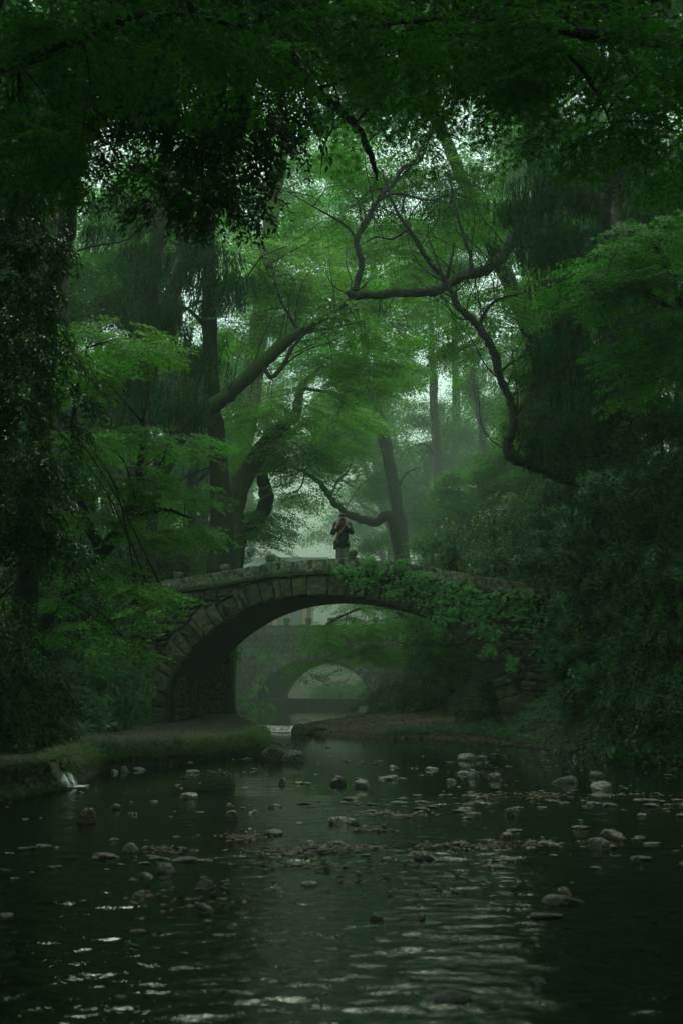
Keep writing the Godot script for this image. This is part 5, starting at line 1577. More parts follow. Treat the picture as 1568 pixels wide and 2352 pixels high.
	crown(t, "clump", M.evergreen, [[Vector3(5, 13, -12), Vector3(5, 1.8, 7), 44], [Vector3(3, 13.5, -3), Vector3(6, 1.8, 6), 40], [Vector3(8.5, 9.0, -15), Vector3(2.0, 3.5, 4), 26], [Vector3(9, 6.5, -9), Vector3(2.0, 4.0, 4), 24]], {"pad": 1.2, "per": 12, "size": 1.7, "called": "mostly_unseen_crown", "twigs": false, "dense": 0.7, "flat": 0.4})  # mostly out of view overhead and at right, darkens the near water
	t = tree_at("camphor_tree", "near tree whose blurred dark boughs fill the top left corner", "tree", Vector3(-7.0, 0.5, -10.0))
	limb(t, "trunk", [Vector3(-7.0, 0.0, -10.0), Vector3(-6.8, 3.0, -10.0), Vector3(-6.2, 6.0, -9.8), Vector3(-5.0, 8.8, -9.4), Vector3(-3.2, 10.6, -8.8), Vector3(-1.0, 11.6, -8.0)], [0.5, 0.4, 0.34, 0.26, 0.18, 0.06], M.bark, 0.2)
	limb(t, "branch", [Vector3(-6.2, 6.0, -9.8), Vector3(-4.6, 6.9, -9.6), at(150, 100, 9.6), at(350, 30, 9.2), at(560, 60, 9)], [0.12, 0.09, 0.06, 0.04, 0.015], M.bark, 0.1, 8)
	crown(t, "palm", M.maple_near, [blob(60, 60, 9.6, 0.5, 0.35, 0.6, 6), blob(180, 140, 9.6, 0.5, 0.3, 0.5, 5), blob(60, 300, 9.8, 0.35, 0.3, 0.5, 4), blob(330, 70, 9.2, 0.6, 0.2, 0.5, 5), blob(180, 330, 9.8, 0.3, 0.2, 0.4, 3), blob(540, 50, 9, 0.5, 0.2, 0.5, 4), blob(30, 190, 9.6, 0.3, 0.3, 0.4, 3)], {"pad": 0.4, "per": 8, "size": 0.75, "tint": Color(0.9, 0.95, 0.8)})
	crown(t, "clump", M.evergreen, [[Vector3(-8.5, 8.5, -15), Vector3(2.0, 4.0, 4), 26], [Vector3(-9, 6.5, -8), Vector3(2.0, 4.0, 4), 24]], {"pad": 1.2, "per": 12, "size": 1.7, "called": "mostly_unseen_crown", "twigs": false, "dense": 0.7, "flat": 0.4})  # foliage out of view at left, placed to keep the near bank dark
	# --- left foreground maple with level sprays in front of the bridge
	t = tree_at("maple_tree", "leaning dark maple at left whose bright level sprays reach over the bridge's left end", "tree", down(at(40, 1540, 23)))
	limb(t, "trunk", [t.position, at(70, 1470, 23), at(120, 1400, 23), at(178, 1350, 23), at(235, 1270, 23), at(290, 1190, 23), at(320, 1080, 22.8), at(330, 960, 22.5)], [0.24, 0.22, 0.21, 0.2, 0.18, 0.15, 0.09, 0.04], M.bark, 0.2)
	limb(t, "branch", [at(235, 1275, 23), at(180, 1120, 22.5), at(170, 950, 22), at(200, 800, 22)], [0.14, 0.1, 0.07, 0.03], M.bark, 0.1, 8)
	limb(t, "branch", [at(200, 1320, 23), at(270, 1330, 22), at(330, 1340, 21), at(400, 1365, 20.5)], [0.07, 0.05, 0.03, 0.01], M.bark, 0.1, 7)
	limb(t, "branch", [at(150, 1375, 23), at(170, 1420, 21.5), at(250, 1450, 20.5), at(300, 1470, 20)], [0.06, 0.04, 0.025, 0.01], M.bark, 0.1, 7)
	limb(t, "branch", [at(290, 1195, 23), at(370, 1170, 22.5), at(440, 1190, 22.3)], [0.08, 0.05, 0.02], M.bark, 0.1, 7)
	crown(t, "palm", M.maple_near, [blob(130, 790, 19.5, 0.5, 0.25, 0.5, 6), blob(150, 1010, 19.5, 0.5, 0.3, 0.5, 6), blob(250, 770, 22, 1.0, 0.28, 0.8, 9), blob(330, 800, 21.5, 0.5, 0.2, 0.5, 4), blob(170, 860, 21.5, 0.7, 0.3, 0.7, 6), blob(330, 1000, 22.3, 0.9, 0.25, 0.7, 8), blob(430, 1010, 22.3, 0.35, 0.15, 0.4, 3), blob(300, 1090, 22, 1.1, 0.35, 0.8, 11), blob(380, 1130, 22.2, 0.55, 0.35, 0.6, 7), blob(420, 1205, 22.2, 0.3, 0.2, 0.4, 4), blob(330, 1230, 22, 0.4, 0.15, 0.4, 3), blob(200, 1180, 21.8, 0.7, 0.3, 0.7, 6), blob(210, 1290, 21, 0.7, 0.2, 0.6, 6)], {"pad": 0.5, "per": 10, "size": 0.8, "tint": Color(1.25, 1.05, 1.1), "flat": 0.14})
	crown(t, "palm", M.maple_near, [blob(240, 1330, 20.8, 0.9, 0.16, 0.6, 8), blob(345, 1350, 20.5, 0.4, 0.1, 0.4, 4), blob(410, 1372, 20.4, 0.2, 0.06, 0.2, 1), blob(130, 1370, 20.5, 0.5, 0.15, 0.5, 4), blob(330, 1400, 20.3, 0.35, 0.1, 0.3, 3), blob(380, 1430, 20.2, 0.2, 0.06, 0.2, 1), blob(160, 1455, 20, 0.4, 0.1, 0.4, 3), blob(80, 1450, 20, 0.25, 0.1, 0.3, 2), blob(270, 1470, 20, 0.3, 0.08, 0.3, 2), blob(310, 1495, 20, 0.15, 0.05, 0.2, 1), blob(220, 1425, 20.2, 0.3, 0.08, 0.3, 2)], {"pad": 0.36, "per": 7, "size": 0.72, "tint": Color(1.7, 1.45, 1.5), "flat": 0.1, "called": "low_sprays"})
	# --- dark evergreen at the left edge
	t = tree_at("evergreen_tree", "very dark evergreen at the left edge, leafy from the path to high up", "tree", down(Vector3(-6.9, 0, -17.5)))
	limb(t, "trunk", [t.position, Vector3(-6.7, 3, -17.5), Vector3(-6.5, 6, -17.4), Vector3(-6.3, 9.5, -17.3)], [0.3, 0.22, 0.16, 0.08], M.bark, 0.2)
	crown(t, "broad", M.evergreen, [blob(40, 560, 16.5, 0.5, 0.9, 0.9, 11), blob(40, 720, 16.3, 0.6, 0.9, 0.9, 13), blob(60, 900, 16, 0.7, 0.9, 0.9, 14), blob(80, 1050, 16, 0.7, 0.7, 0.9, 12), blob(40, 1150, 16, 0.6, 0.7, 0.8, 10), blob(90, 1240, 16.2, 0.4, 0.4, 0.6, 5), blob(20, 420, 16.5, 0.4, 0.7, 0.8, 6)], {"pad": 0.55, "per": 15, "tint": Color(0.75, 0.85, 0.8)})
	# --- maple at right with layered sprays
	t = tree_at("maple_tree", "maple at the right edge with pale green layered sprays in front of the dark cypress", "tree", down(Vector3(8.3, 0, -21.5)))
	limb(t, "trunk", [t.position, Vector3(8.0, 5.5, -21.5), at(1590, 760, 21.5), at(1540, 620, 21.3), at(1480, 540, 21.2)], [0.3, 0.25, 0.18, 0.1, 0.04], M.bark, 0.2)
	limb(t, "branch", [at(1590, 760, 21.5), at(1500, 680, 21), at(1400, 640, 20.8), at(1330, 650, 20.6)], [0.09, 0.06, 0.04, 0.015], M.bark, 0.1, 7)
	crown(t, "palm", M.maple_near, [blob(1480, 560, 21, 0.8, 0.35, 0.7, 10), blob(1400, 600, 20.8, 0.55, 0.22, 0.5, 6), blob(1330, 645, 20.6, 0.4, 0.12, 0.4, 4), blob(1440, 660, 20.8, 0.7, 0.28, 0.6, 8), blob(1530, 640, 20.8, 0.6, 0.4, 0.6, 8), blob(1480, 740, 20.8, 0.7, 0.35, 0.6, 8), blob(1540, 820, 20.8, 0.5, 0.4, 0.6, 7), blob(1430, 790, 21, 0.35, 0.25, 0.5, 4), blob(1470, 870, 21, 0.5, 0.3, 0.5, 5), blob(1550, 520, 21, 0.4, 0.3, 0.5, 4)], {"pad": 0.48, "per": 10, "size": 0.75, "tint": Color(0.75, 0.8, 0.7), "flat": 0.14})
	# --- tree whose fine foliage shows through the arch
	t = tree_at("maple_tree", "light green maple seen through the arch, its sprays hanging before the far bridge", "tree", down(at(1010, 1560, 42)))
	limb(t, "trunk", [t.position, at(985, 1500, 42), at(955, 1440, 42), at(900, 1400, 42), at(820, 1400, 41.5), at(740, 1440, 41)], [0.28, 0.22, 0.16, 0.1, 0.06, 0.02], M.bark, 0.2)
	crown(t, "maple", M.maple, [blob(860, 1430, 41.5, 1.6, 0.5, 1.1, 11), blob(780, 1440, 41, 1.2, 0.35, 0.9, 8), blob(720, 1470, 41, 0.45, 0.2, 0.5, 3), blob(820, 1490, 41.5, 1.1, 0.35, 0.9, 8), blob(720, 1520, 41, 0.25, 0.2, 0.3, 2), blob(920, 1490, 41.5, 0.9, 0.5, 0.9, 7), blob(960, 1400, 42, 1.0, 0.5, 0.9, 6), blob(820, 1380, 42, 1.0, 0.3, 0.9, 5), blob(700, 1540, 41, 0.12, 0.1, 0.2, 1)], {"pad": 0.6, "per": 12, "size": 0.85, "tint": Color(1.5, 1.5, 1.3)})
	# --- wood beside, behind and above the camera, out of view, darkening the near stream
	var wood := Node3D.new()
	wood.name = "unseen_wood"
	add_child(wood)
	tag(wood, "dense wood out of view around the camera, darkening the near stream", "wood", "", "stuff")
	var xf := []
	var cols := []
	for k in 2600:
		var p := Vector3.ZERO
		var m := k % 4
		if m == 0: p = Vector3(rf(-26, 26), rf(0.5, 17), rf(5, 26))
		elif m == 1: p = Vector3(rf(-26, -10.5), rf(0.5, 19), rf(-34, 8))
		elif m == 2: p = Vector3(rf(10.5, 26), rf(0.5, 19), rf(-34, 8))
		elif k % 8 == 3: p = Vector3(rf(-9, 9), rf(11.5, 15), rf(-14, 6))
		else: continue
		xf.append(Transform3D(Basis(Vector3.UP, rf(0, TAU)) * Basis(Vector3.RIGHT, rf(-0.5, 0.5)) * Basis.from_scale(Vector3.ONE * rf(1.8, 3.2)), p))
		var l := rf(0.6, 1.1)
		cols.append(Color(l, l, l))
	scatter(wood, "foliage", "clump", M.evergreen, xf, cols, Vector3.ZERO)
	# --- background wood: each tree on its own
	var kinds := [["tall broad tree far back", 0], ["tree", 1]]
	var rows := [[110, 700, 46, 3.0, 20, 1.0, "leafy tree filling the left background beside the tall dark trunk"], [250, 950, 50, 3.0, 18, 0.95, "background tree behind the left cypress, half way up"], [210, 560, 58, 4.0, 24, 0.9, "tall background tree seen above the left maple sprays"], [400, 1080, 52, 3.0, 16, 1.0, "background tree behind the foot of the mossy leaning trunk"], [430, 420, 66, 5.0, 26, 0.9, "tall pale background tree at upper left behind the cypress"], [330, 1240, 44, 2.2, 10, 0.8, "brown straight trunk with thin leaves behind the left end of the bridge"], [740, 600, 84, 5.5, 24, 1.0, "hazy background tree behind the bright maple leaves, left of the middle"], [860, 620, 80, 5.5, 22, 1.0, "hazy background tree behind the mossy bough"], [1030, 560, 70, 5.0, 25, 0.95, "tall background tree behind the right half of the mossy bough"], [1180, 460, 62, 5.0, 24, 0.9, "tall background tree left of the forked cypress"], [1330, 700, 56, 4.0, 20, 0.9, "background tree behind the right cypress sprays"], [1480, 520, 52, 4.0, 22, 0.85, "background tree behind the right maple's upper sprays"], [1110, 980, 72, 4.5, 16, 1.0, "low misty tree between the slim crooked trunks"], [900, 1010, 78, 4.5, 14, 1.0, "low misty tree behind the leaning trunk"], [1260, 1130, 50, 2.6, 10, 0.85, "low leafy tree behind the right end of the bridge"], [560, 1130, 64, 3.0, 14, 1.0, "misty tree behind the S-curved trunk"], [800, 1160, 84, 4.5, 12, 1.05, "faint misty tree above the house roof at right"], [1450, 1000, 44, 3.0, 14, 0.8, "background tree behind the dark right shrubs"], [60, 980, 40, 2.5, 12, 0.8, "background tree behind the dark left evergreen"], [820, 440, 90, 6.0, 20, 1.0, "farthest tall tree showing high in the middle"], [600, 820, 88, 5.0, 20, 1.0, "farthest tree left of the middle"], [1250, 250, 64, 4.5, 28, 0.9, "tall background tree at the top right"], [770, 970, 70, 3.0, 18, 1.0, "misty tree above and left of the person"], [500, 860, 62, 2.4, 15, 0.95, "leafy tree behind the pale leaning trunk"], [480, 1030, 50, 2.2, 16, 0.85, "leafy tree behind the straight dark trunk's lower half"], [810, 950, 72, 3.4, 22, 1.0, "misty tree above and right of the person"], [1000, 1090, 66, 3.2, 20, 1.0, "misty tree behind the thin straight trunk"], [1180, 1010, 58, 2.6, 18, 0.9, "leafy tree inside the elbow of the snaking bough"], [1060, 1190, 54, 1.9, 14, 0.9, "leafy tree just over the parapet, right half"], [920, 1150, 70, 2.6, 16, 1.0, "misty tree right behind the leaning trunk"], [1240, 880, 52, 2.4, 18, 0.85, "leafy tree right of the snaking bough's upright part"], [300, 660, 42, 2.2, 20, 0.8, "leafy tree behind the left cypress, upper part"], [430, 870, 43, 2.0, 18, 0.8, "leafy tree behind the left cypress, middle part"], [350, 500, 46, 2.6, 20, 0.8, "leafy tree behind the left cypress, top part"], [200, 900, 40, 2.2, 18, 0.75, "leafy tree behind the left foreground maple"], [1330, 500, 40, 2.4, 20, 0.75, "leafy tree behind the forked cypress, upper part"], [1300, 900, 38, 1.8, 16, 0.75, "leafy tree behind the forked cypress, lower part"], [150, 90, 33, 2.8, 26, 0.8, "tall tree whose crown closes the picture's top left corner"], [400, 40, 35, 3.0, 26, 0.85, "tall tree whose crown closes the top left of the middle"], [660, 40, 36, 2.8, 26, 0.9, "tall tree whose crown closes the top middle"], [890, 110, 36, 3.0, 30, 0.9, "tall tree whose crown closes the top right of the middle"], [1180, 60, 35, 2.8, 24, 0.85, "tall tree whose crown closes the top above the forked cypress"], [1430, 60, 33, 2.8, 26, 0.8, "tall tree whose crown closes the picture's top right corner"], [20, 480, 42, 3.0, 34, 0.75, "background tree at the left edge, upper part"], [20, 250, 40, 3.0, 34, 0.7, "background tree at the left edge near the top corner"], [60, 760, 44, 2.6, 26, 0.75, "background tree at the left edge behind the tall dark trunk's foot"], [1560, 740, 40, 2.6, 30, 0.75, "background tree at the right edge behind the right maple"], [1560, 420, 42, 3.2, 34, 0.7, "background tree at the right edge, upper part"]]
	for q in rows:
		var c := at(q[0], q[1], q[2])
		var bx: float = c.x + rf(-1.0, 1.0)
		if bx > -7.5 and bx < 3.5 and q[2] > 50: bx = 4.5 if bx > -3.0 else -9.0
		if bx > -6.5 and bx < 5.5 and q[2] < 38: bx = 7.5 if bx > 0.0 else -7.0
		var b := down(Vector3(bx, 0, c.z))
		t = tree_at("background_tree", q[6], "tree", b, "trees of the wood behind the bridge")
		var r: float = q[3]
		limb(t, "trunk", [b, Vector3(lerpf(b.x, c.x, 0.1), lerpf(b.y, c.y, 0.35), b.z) + Vector3(rf(-0.4, 0.4), 0, 0), Vector3(lerpf(b.x, c.x, 0.5), lerpf(b.y, c.y, 0.75), b.z) + Vector3(rf(-0.4, 0.4), 0, 0), c + Vector3(0, r * 0.5, 0)], [0.42, 0.32, 0.24, 0.08], M.pale_bark if rng.randf() < 0.5 else M.bark, 0.2)
		for k in 3:
			var a := b.lerp(c, rf(0.55, 0.9))
			limb(t, "branch", [a, a + Vector3(rf(-1, 1) * r * 0.4, r * 0.25, rf(-0.5, 0.5)), a + Vector3(rf(-1, 1) * r * 0.8, r * rf(0.2, 0.6), rf(-1, 1))], [0.12, 0.08, 0.03], M.bark, 0.1, 6)
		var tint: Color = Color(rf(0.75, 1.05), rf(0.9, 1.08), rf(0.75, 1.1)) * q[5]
		crown(t, "clump", M.far, [[c, Vector3(r, r * 0.55, r * 0.8), int(q[4] * 0.65)], [c + Vector3(rf(-0.6, 0.6) * r, -r * 0.6, 0), Vector3(r * 0.8, r * 0.4, r * 0.7), int(q[4] * 0.5)], [c + Vector3(rf(-0.6, 0.6) * r, r * 0.5, 0), Vector3(r * 0.7, r * 0.4, r * 0.6), int(q[4] * 0.35)]], {"pad": 0.28 * r + 0.35, "per": 20, "size": 0.9 + 0.12 * r, "tint": tint, "flat": 0.35})

func build_shrubs() -> void:
	var D: Material = M.shrub
	# behind the bridge, right
	shrub("rounded leafy shrub behind the parapet, right of the leaning trunk", "broad_far", M.ivy, [blob(1060, 1215, 37, 1.5, 0.8, 1.2, 14), blob(1000, 1250, 38, 0.8, 0.5, 0.8, 6)], {"pad": 0.55, "per": 12, "size": 0.75})
	shrub("yellowish leafy shrub behind the parapet, in the middle of the right half", "broad_far", M.ivy, [blob(1170, 1180, 36, 1.3, 0.8, 1.1, 13), blob(1130, 1260, 35, 0.7, 0.5, 0.7, 6)], {"pad": 0.55, "per": 12, "size": 0.75, "tint": Color(1.15, 0.95, 0.7)})
	shrub("tall dark leafy shrub behind the right end of the bridge", "broad_far", M.evergreen, [blob(1270, 1120, 34, 1.0, 0.9, 1.0, 13), blob(1230, 1220, 33.5, 0.8, 0.5, 0.8, 7)], {"pad": 0.5, "per": 13, "size": 0.75})
	shrub("rhododendron with big whorled leaves by the right end of the parapet", "rosette", D, [blob(1310, 1330, 27.5, 0.6, 0.4, 0.6, 10), blob(1220, 1285, 28, 0.5, 0.26, 0.5, 9), blob(1260, 1230, 28.5, 0.5, 0.4, 0.5, 7)], {"pad": 0.3, "per": 9, "size": 1.25, "fill": false})
	shrub("dark evergreen shrub above the right bank, in front of the hanging cypress", "rosette", D, [blob(1420, 1130, 24, 0.9, 0.6, 0.8, 15), blob(1500, 1090, 23.5, 0.7, 0.5, 0.8, 10), blob(1340, 1180, 25, 0.7, 0.4, 0.7, 10)], {"pad": 0.38, "per": 10})
	shrub("broad dark shrub half way down the right bank", "rosette", D, [blob(1380, 1290, 24.5, 0.9, 0.6, 0.8, 16), blob(1480, 1250, 23, 0.8, 0.6, 0.8, 13), blob(1310, 1380, 25, 0.5, 0.4, 0.6, 7)], {"pad": 0.38, "per": 10, "tint": Color(0.9, 0.95, 1.05)})
	shrub("dark shrub at the right edge, beneath the right maple", "broad", M.evergreen, [blob(1540, 980, 21.5, 0.6, 0.7, 0.8, 11), blob(1530, 1150, 21, 0.6, 0.6, 0.8, 10), blob(1545, 1330, 20.5, 0.5, 0.6, 0.7, 9)], {"pad": 0.42, "per": 13})
	shrub("low shrub with fresh yellow-green leaves against the right stones of the bridge", "lobed", M.ivy, [blob(1290, 1395, 27, 0.3, 0.3, 0.4, 5), blob(1310, 1450, 26.5, 0.35, 0.3, 0.4, 5)], {"fill": false, "pad": 0.22, "per": 8, "tint": Color(1.3, 1.2, 0.8)})
	shrub("rhododendron with drooping whorls low on the right bank", "rosette", D, [blob(1340, 1490, 25, 0.6, 0.4, 0.6, 9), blob(1420, 1440, 24, 0.6, 0.4, 0.6, 9)], {"pad": 0.36, "per": 8, "size": 1.15})
	shrub("dark shrub low on the right bank near the picture's edge", "broad", M.evergreen, [blob(1480, 1480, 21.5, 0.6, 0.4, 0.6, 8), blob(1540, 1560, 20, 0.4, 0.4, 0.5, 7)], {"pad": 0.4, "per": 12})
	# seen through the arch
	shrub("dark dense bush under the right half of the arch", "broad_far", M.evergreen, [blob(1040, 1560, 34.5, 0.9, 0.6, 0.8, 13), blob(960, 1570, 35.5, 0.7, 0.5, 0.8, 10), blob(1090, 1620, 33.5, 0.5, 0.4, 0.6, 7)], {"pad": 0.45, "per": 12, "size": 0.65, "tint": Color(1.1, 1.2, 1.2)})
	shrub("dark bush behind the arch's right haunch", "broad_far", M.evergreen, [blob(1020, 1470, 36.5, 1.1, 0.6, 0.9, 13), blob(1100, 1530, 35.5, 0.6, 0.6, 0.7, 8)], {"pad": 0.45, "per": 12, "size": 0.65, "tint": Color(1.1, 1.15, 1.1)})
	shrub("dark leafy shrub on the bank just inside the arch's right side", "sprig", M.evergreen, [blob(1125, 1600, 31, 0.5, 0.5, 0.6, 10), blob(1080, 1640, 31.5, 0.6, 0.35, 0.6, 9), blob(1150, 1540, 32, 0.4, 0.4, 0.5, 7)], {"pad": 0.35, "per": 12, "size": 0.7, "tint": Color(1.2, 1.2, 1.2)})
	shrub("small bright spray of leaves inside the arch's right edge", "palm", M.maple_near, [blob(1030, 1490, 30.5, 0.35, 0.12, 0.25, 4)], {"pad": 0.22, "per": 6, "size": 0.55, "fill": false, "base": bridge_frame * Vector3(3.75, 2.5, -1.2), "tint": Color(1.5, 1.45, 0.9)})
	shrub("bush with hanging leaves on the bank beyond the arch, right of the bright opening", "broad_far", M.ivy, [blob(890, 1570, 42, 0.7, 0.7, 0.8, 10), blob(850, 1630, 42, 0.5, 0.4, 0.6, 5)], {"pad": 0.5, "per": 11, "size": 0.7, "tint": Color(0.7, 0.8, 0.75)})
	shrub("low leafy plants on the left bank beyond the arch", "broad_far", M.far, [blob(530, 1615, 48, 0.9, 0.4, 0.8, 8), blob(600, 1625, 50, 0.7, 0.35, 0.7, 5)], {"pad": 0.4, "per": 10, "size": 0.6, "cat": "plant", "name": "bank_plant"})
	shrub("little pale sapling standing before the dark vault of the far bridge", "broad_far", M.far, [blob(602, 1580, 54, 0.3, 0.25, 0.3, 3)], {"pad": 0.25, "per": 7, "size": 0.5, "cat": "plant", "fill": false, "name": "sapling", "tint": Color(1.3, 1.4, 1.4)})
	shrub("bright bush in the light beyond the vault of the far bridge", "fine", M.far, [blob(780, 1590, 73, 2.2, 1.5, 1.2, 18), blob(850, 1560, 74, 2.0, 1.8, 1.2, 14), blob(720, 1610, 74, 1.6, 1.0, 1.0, 10)], {"pad": 0.8, "per": 12, "size": 0.8, "tint": Color(1.1, 1.2, 1.1)})
	shrub("ferny growth hanging from the top of the side wall under the arch", "lobed", M.ivy, [[bridge_frame * Vector3(-4.9, 2.9, -4.4), Vector3(0.3, 0.8, 0.5), 10], [bridge_frame * Vector3(-4.7, 3.6, -4.8), Vector3(0.5, 0.4, 0.5), 8]], {"pad": 0.25, "per": 7, "fill": false, "base": bridge_frame * Vector3(-5.0, 4.0, -4.6), "name": "wall_creeper", "cat": "creeper"})
	shrub("trailing creeper over the far bridge's left parapet", "broad_far", M.far, [blob(560, 1480, 58, 1.6, 0.5, 0.6, 8), blob(620, 1500, 58, 0.9, 0.4, 0.6, 5), blob(520, 1520, 57, 0.3, 0.4, 0.5, 2)], {"pad": 0.4, "per": 9, "size": 0.6, "fill": false, "base": at(575, 1450, 59.2), "name": "creeper", "cat": "creeper"})
	# understorey behind the bridge
	var under := [[1000, 1245, 44, 1.1, 0.6, 10, "misty bush behind the parapet at the foot of the leaning trunk"], [1070, 1120, 47, 1.8, 1.0, 14, "pale misty bush between the two slim trunks"], [1160, 1090, 44, 1.6, 1.0, 14, "bush under the slim crooked trunk"], [1255, 1010, 41, 1.5, 1.2, 14, "tall bush behind the elbow of the snaking bough"], [1360, 1060, 33, 1.3, 0.9, 14, "dark bush beneath the hanging cypress, above the right bank"], [1310, 1180, 36, 1.3, 0.8, 13, "bush behind the tall dark leafy shrub at the bridge's right end"], [390, 1255, 41, 1.3, 0.7, 12, "bush behind the parapet's left end"], [455, 1160, 46, 1.5, 1.0, 12, "misty bush left of the dark straight trunk"], [285, 1260, 38, 1.3, 0.8, 13, "dark bush at the left, above the leaning maple trunk"], [190, 1110, 38, 1.6, 1.2, 14, "tall dark bush behind the left foreground maple"], [90, 1290, 32, 1.4, 1.0, 14, "dark bush at far left behind the leaning maple trunk"], [30, 1120, 34, 1.4, 1.4, 14, "dark bush at the left edge behind the evergreen"]]
	for q in under:
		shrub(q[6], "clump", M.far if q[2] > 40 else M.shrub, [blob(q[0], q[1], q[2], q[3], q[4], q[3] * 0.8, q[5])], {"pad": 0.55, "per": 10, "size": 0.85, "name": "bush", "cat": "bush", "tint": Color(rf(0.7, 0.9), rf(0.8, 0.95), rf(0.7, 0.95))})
	# shrubs standing on the right bank
	var banks := [[6.3, -26.6, 0.8, "dense dark shrub covering the bank beside the bridge's right foot"], [6.6, -25.0, 1.1, "dense dark shrub on the right bank, second from the bridge"], [6.3, -23.2, 0.8, "low dark shrub on the right bank below the drooping rhododendron"], [7.6, -22.6, 1.1, "tall dark shrub on the right bank under the right maple"], [7.4, -20.4, 0.8, "low dark shrub at the picture's right edge above the water"], [8.4, -20.0, 1.2, "dark shrub filling the right edge beneath the maple"], [7.4, -27.5, 1.3, "dark shrub behind the rhododendron at the right end of the parapet"], [8.8, -24.5, 1.4, "tall dark shrub between the right maple and the hanging cypress"], [8.6, -17.5, 1.1, "dark shrub nearest the camera on the right bank"]]
	for q in banks:
		var c := Vector3(q[0], ground_h(q[0], q[1]) + q[2] * 0.7, q[1])
		shrub(q[3], "sprig", M.evergreen, [[c, Vector3(q[2] * 1.1, q[2] * 0.8, q[2]), 16], [c + Vector3(0.2, q[2] * 1.1, -0.2), Vector3(q[2] * 0.8, q[2] * 0.6, q[2] * 0.8), 10]], {"pad": 0.45, "per": 12, "size": 0.85, "name": "bank_shrub", "tint": Color(rf(0.9, 1.3), rf(0.9, 1.2), rf(0.8, 1.1))})
	# left bank
	shrub("shaggy bank growth on the earth slope beside the bridge's left abutment", "lobed", M.shrub, [blob(240, 1520, 26.5, 1.0, 0.6, 0.8, 14), blob(180, 1600, 25, 0.8, 0.5, 0.8, 10), blob(110, 1560, 24, 0.8, 0.6, 0.8, 10), blob(60, 1540, 22, 0.6, 0.5, 0.8, 9), blob(240, 1630, 27, 0.5, 0.4, 0.6, 7), blob(300, 1600, 29.3, 0.4, 0.5, 0.4, 8), blob(290, 1500, 29.6, 0.4, 0.5, 0.4, 6)], {"pad": 0.4, "per": 7, "tint": Color(0.9, 0.95, 0.8)})
	shrub("dark leafy shrub at the left edge, in front of the leaning maple's foot", "broad", M.evergreen, [blob(25, 1500, 19, 0.4, 0.5, 0.5, 9), blob(70, 1580, 19.5, 0.35, 0.3, 0.5, 6), blob(10, 1400, 19, 0.3, 0.4, 0.5, 5)], {"pad": 0.35, "per": 13, "tint": Color(0.8, 0.85, 0.8)})
	shrub("dark thicket at the left edge, behind the leaning maple", "clump", M.shrub, [blob(10, 1340, 28, 1.2, 1.0, 0.9, 14), blob(110, 1420, 29, 1.1, 0.7, 0.8, 11), blob(220, 1420, 30.5, 0.8, 0.5, 0.6, 8)], {"pad": 0.5, "per": 10, "size": 0.8, "name": "thicket", "cat": "thicket", "tint": Color(0.8, 0.85, 0.8)})
	for q in [[130, 1570, 24, "big dark fern on the left slope, leftmost of the ferns"], [190, 1640, 24, "dark fern at the foot of the left slope by the path"], [250, 1650, 25.5, "fern at the foot of the slope, nearest the bridge abutment"], [60, 1600, 22, "dark fern at the left edge above the path"], [300, 1640, 27, "small fern touching the bridge's left foot"], [110, 1640, 22.5, "low fern between the path and the left slope"]]:
		var c := at(q[0], q[1], q[2])
		c.y = ground_h(c.x, c.z) + 0.15
		shrub(q[3], "fern", M.ivy, [[c, Vector3(0.35, 0.12, 0.3), 4]], {"pad": 0.2, "size": 0.7, "per": 3, "name": "fern", "cat": "fern", "tint": Color(0.32, 0.4, 0.3), "twigs": false})
	shrub("small grey shrub left of the straight brown trunk", "broad", M.shrub, [blob(200, 1200, 27, 0.6, 0.35, 0.6, 6)], {"pad": 0.35, "per": 8, "tint": Color(1.3, 1.1, 1.1)})
	# grass along the ledge, ground cover on the banks
	var xf := []
	var cols := []
	for k in 3600:
		var d := rf(16.2, 25.0)
		var x := pw(XL, d) - absf(rng.randfn()) * 0.16 + 0.06
		if absf(d - 15.6) < 0.6: continue
		var lean := Basis(Vector3(0.3, 0, 1).normalized(), -rf(0.2, 1.3)) * Basis(Vector3.RIGHT, rf(0.0, 0.9))
		xf.append(Transform3D(lean * Basis(Vector3.UP, rf(0, TAU)) * Basis.from_scale(Vector3.ONE * rf(0.6, 1.25)), Vector3(x, maxf(ground_h(x, -d), 0.1) + rf(-0.12, 0.02), -d)))
		var l := rf(0.5, 1.25)
		cols.append(Color(l * rf(0.9, 1.3), l, l * 0.8))
	for k in 3200:
		var d := rf(10.5, 15.5)
		var x := pw(XL, d) + rf(-0.7, 0.34)
		xf.append(Transform3D(Basis(Vector3(0.3, 0, 1).normalized(), -rf(0.0, 0.9)) * Basis(Vector3.UP, rf(0, TAU)) * Basis.from_scale(Vector3.ONE * rf(0.4, 0.9)), Vector3(x, maxf(ground_h(x, -d), 0.0), -d)))
		cols.append(Color(0.6, 0.62, 0.45) * rf(0.4, 1.0))
	var holder := Node3D.new()
	holder.name = "bank_grass"
	add_child(holder)
	tag(holder, "green grass hanging over the edge of the left stream bank", "grass", "", "stuff")
	scatter(holder, "grass", "grass", M.grass, xf, cols, Vector3.ZERO)
	# creeping ground cover of the right bank and the left slope
	xf = []
	cols = []
	for k in 5200:
		var d := rf(13.0, 30.0)
		var x := pw(XR, d) + 0.2 + absf(rng.randfn()) * 2.0
		if k % 4 == 0:
			d = rf(14.0, 31.0)
			x = pw(FLF, d) - rf(-0.2, 3.0)
		if k % 9 == 0:
			d = rf(34.0, 58.0)
			x = pw(FRF, d) + rf(-0.6, 4.0)
		if k % 23 == 0:
			x = pw(FLF, d) - rf(-0.5, 3.0)
		var n := Vector3(ground_h(x - 0.2, -d) - ground_h(x + 0.2, -d), 0.4, ground_h(x, -d - 0.2) - ground_h(x, -d + 0.2)).normalized()
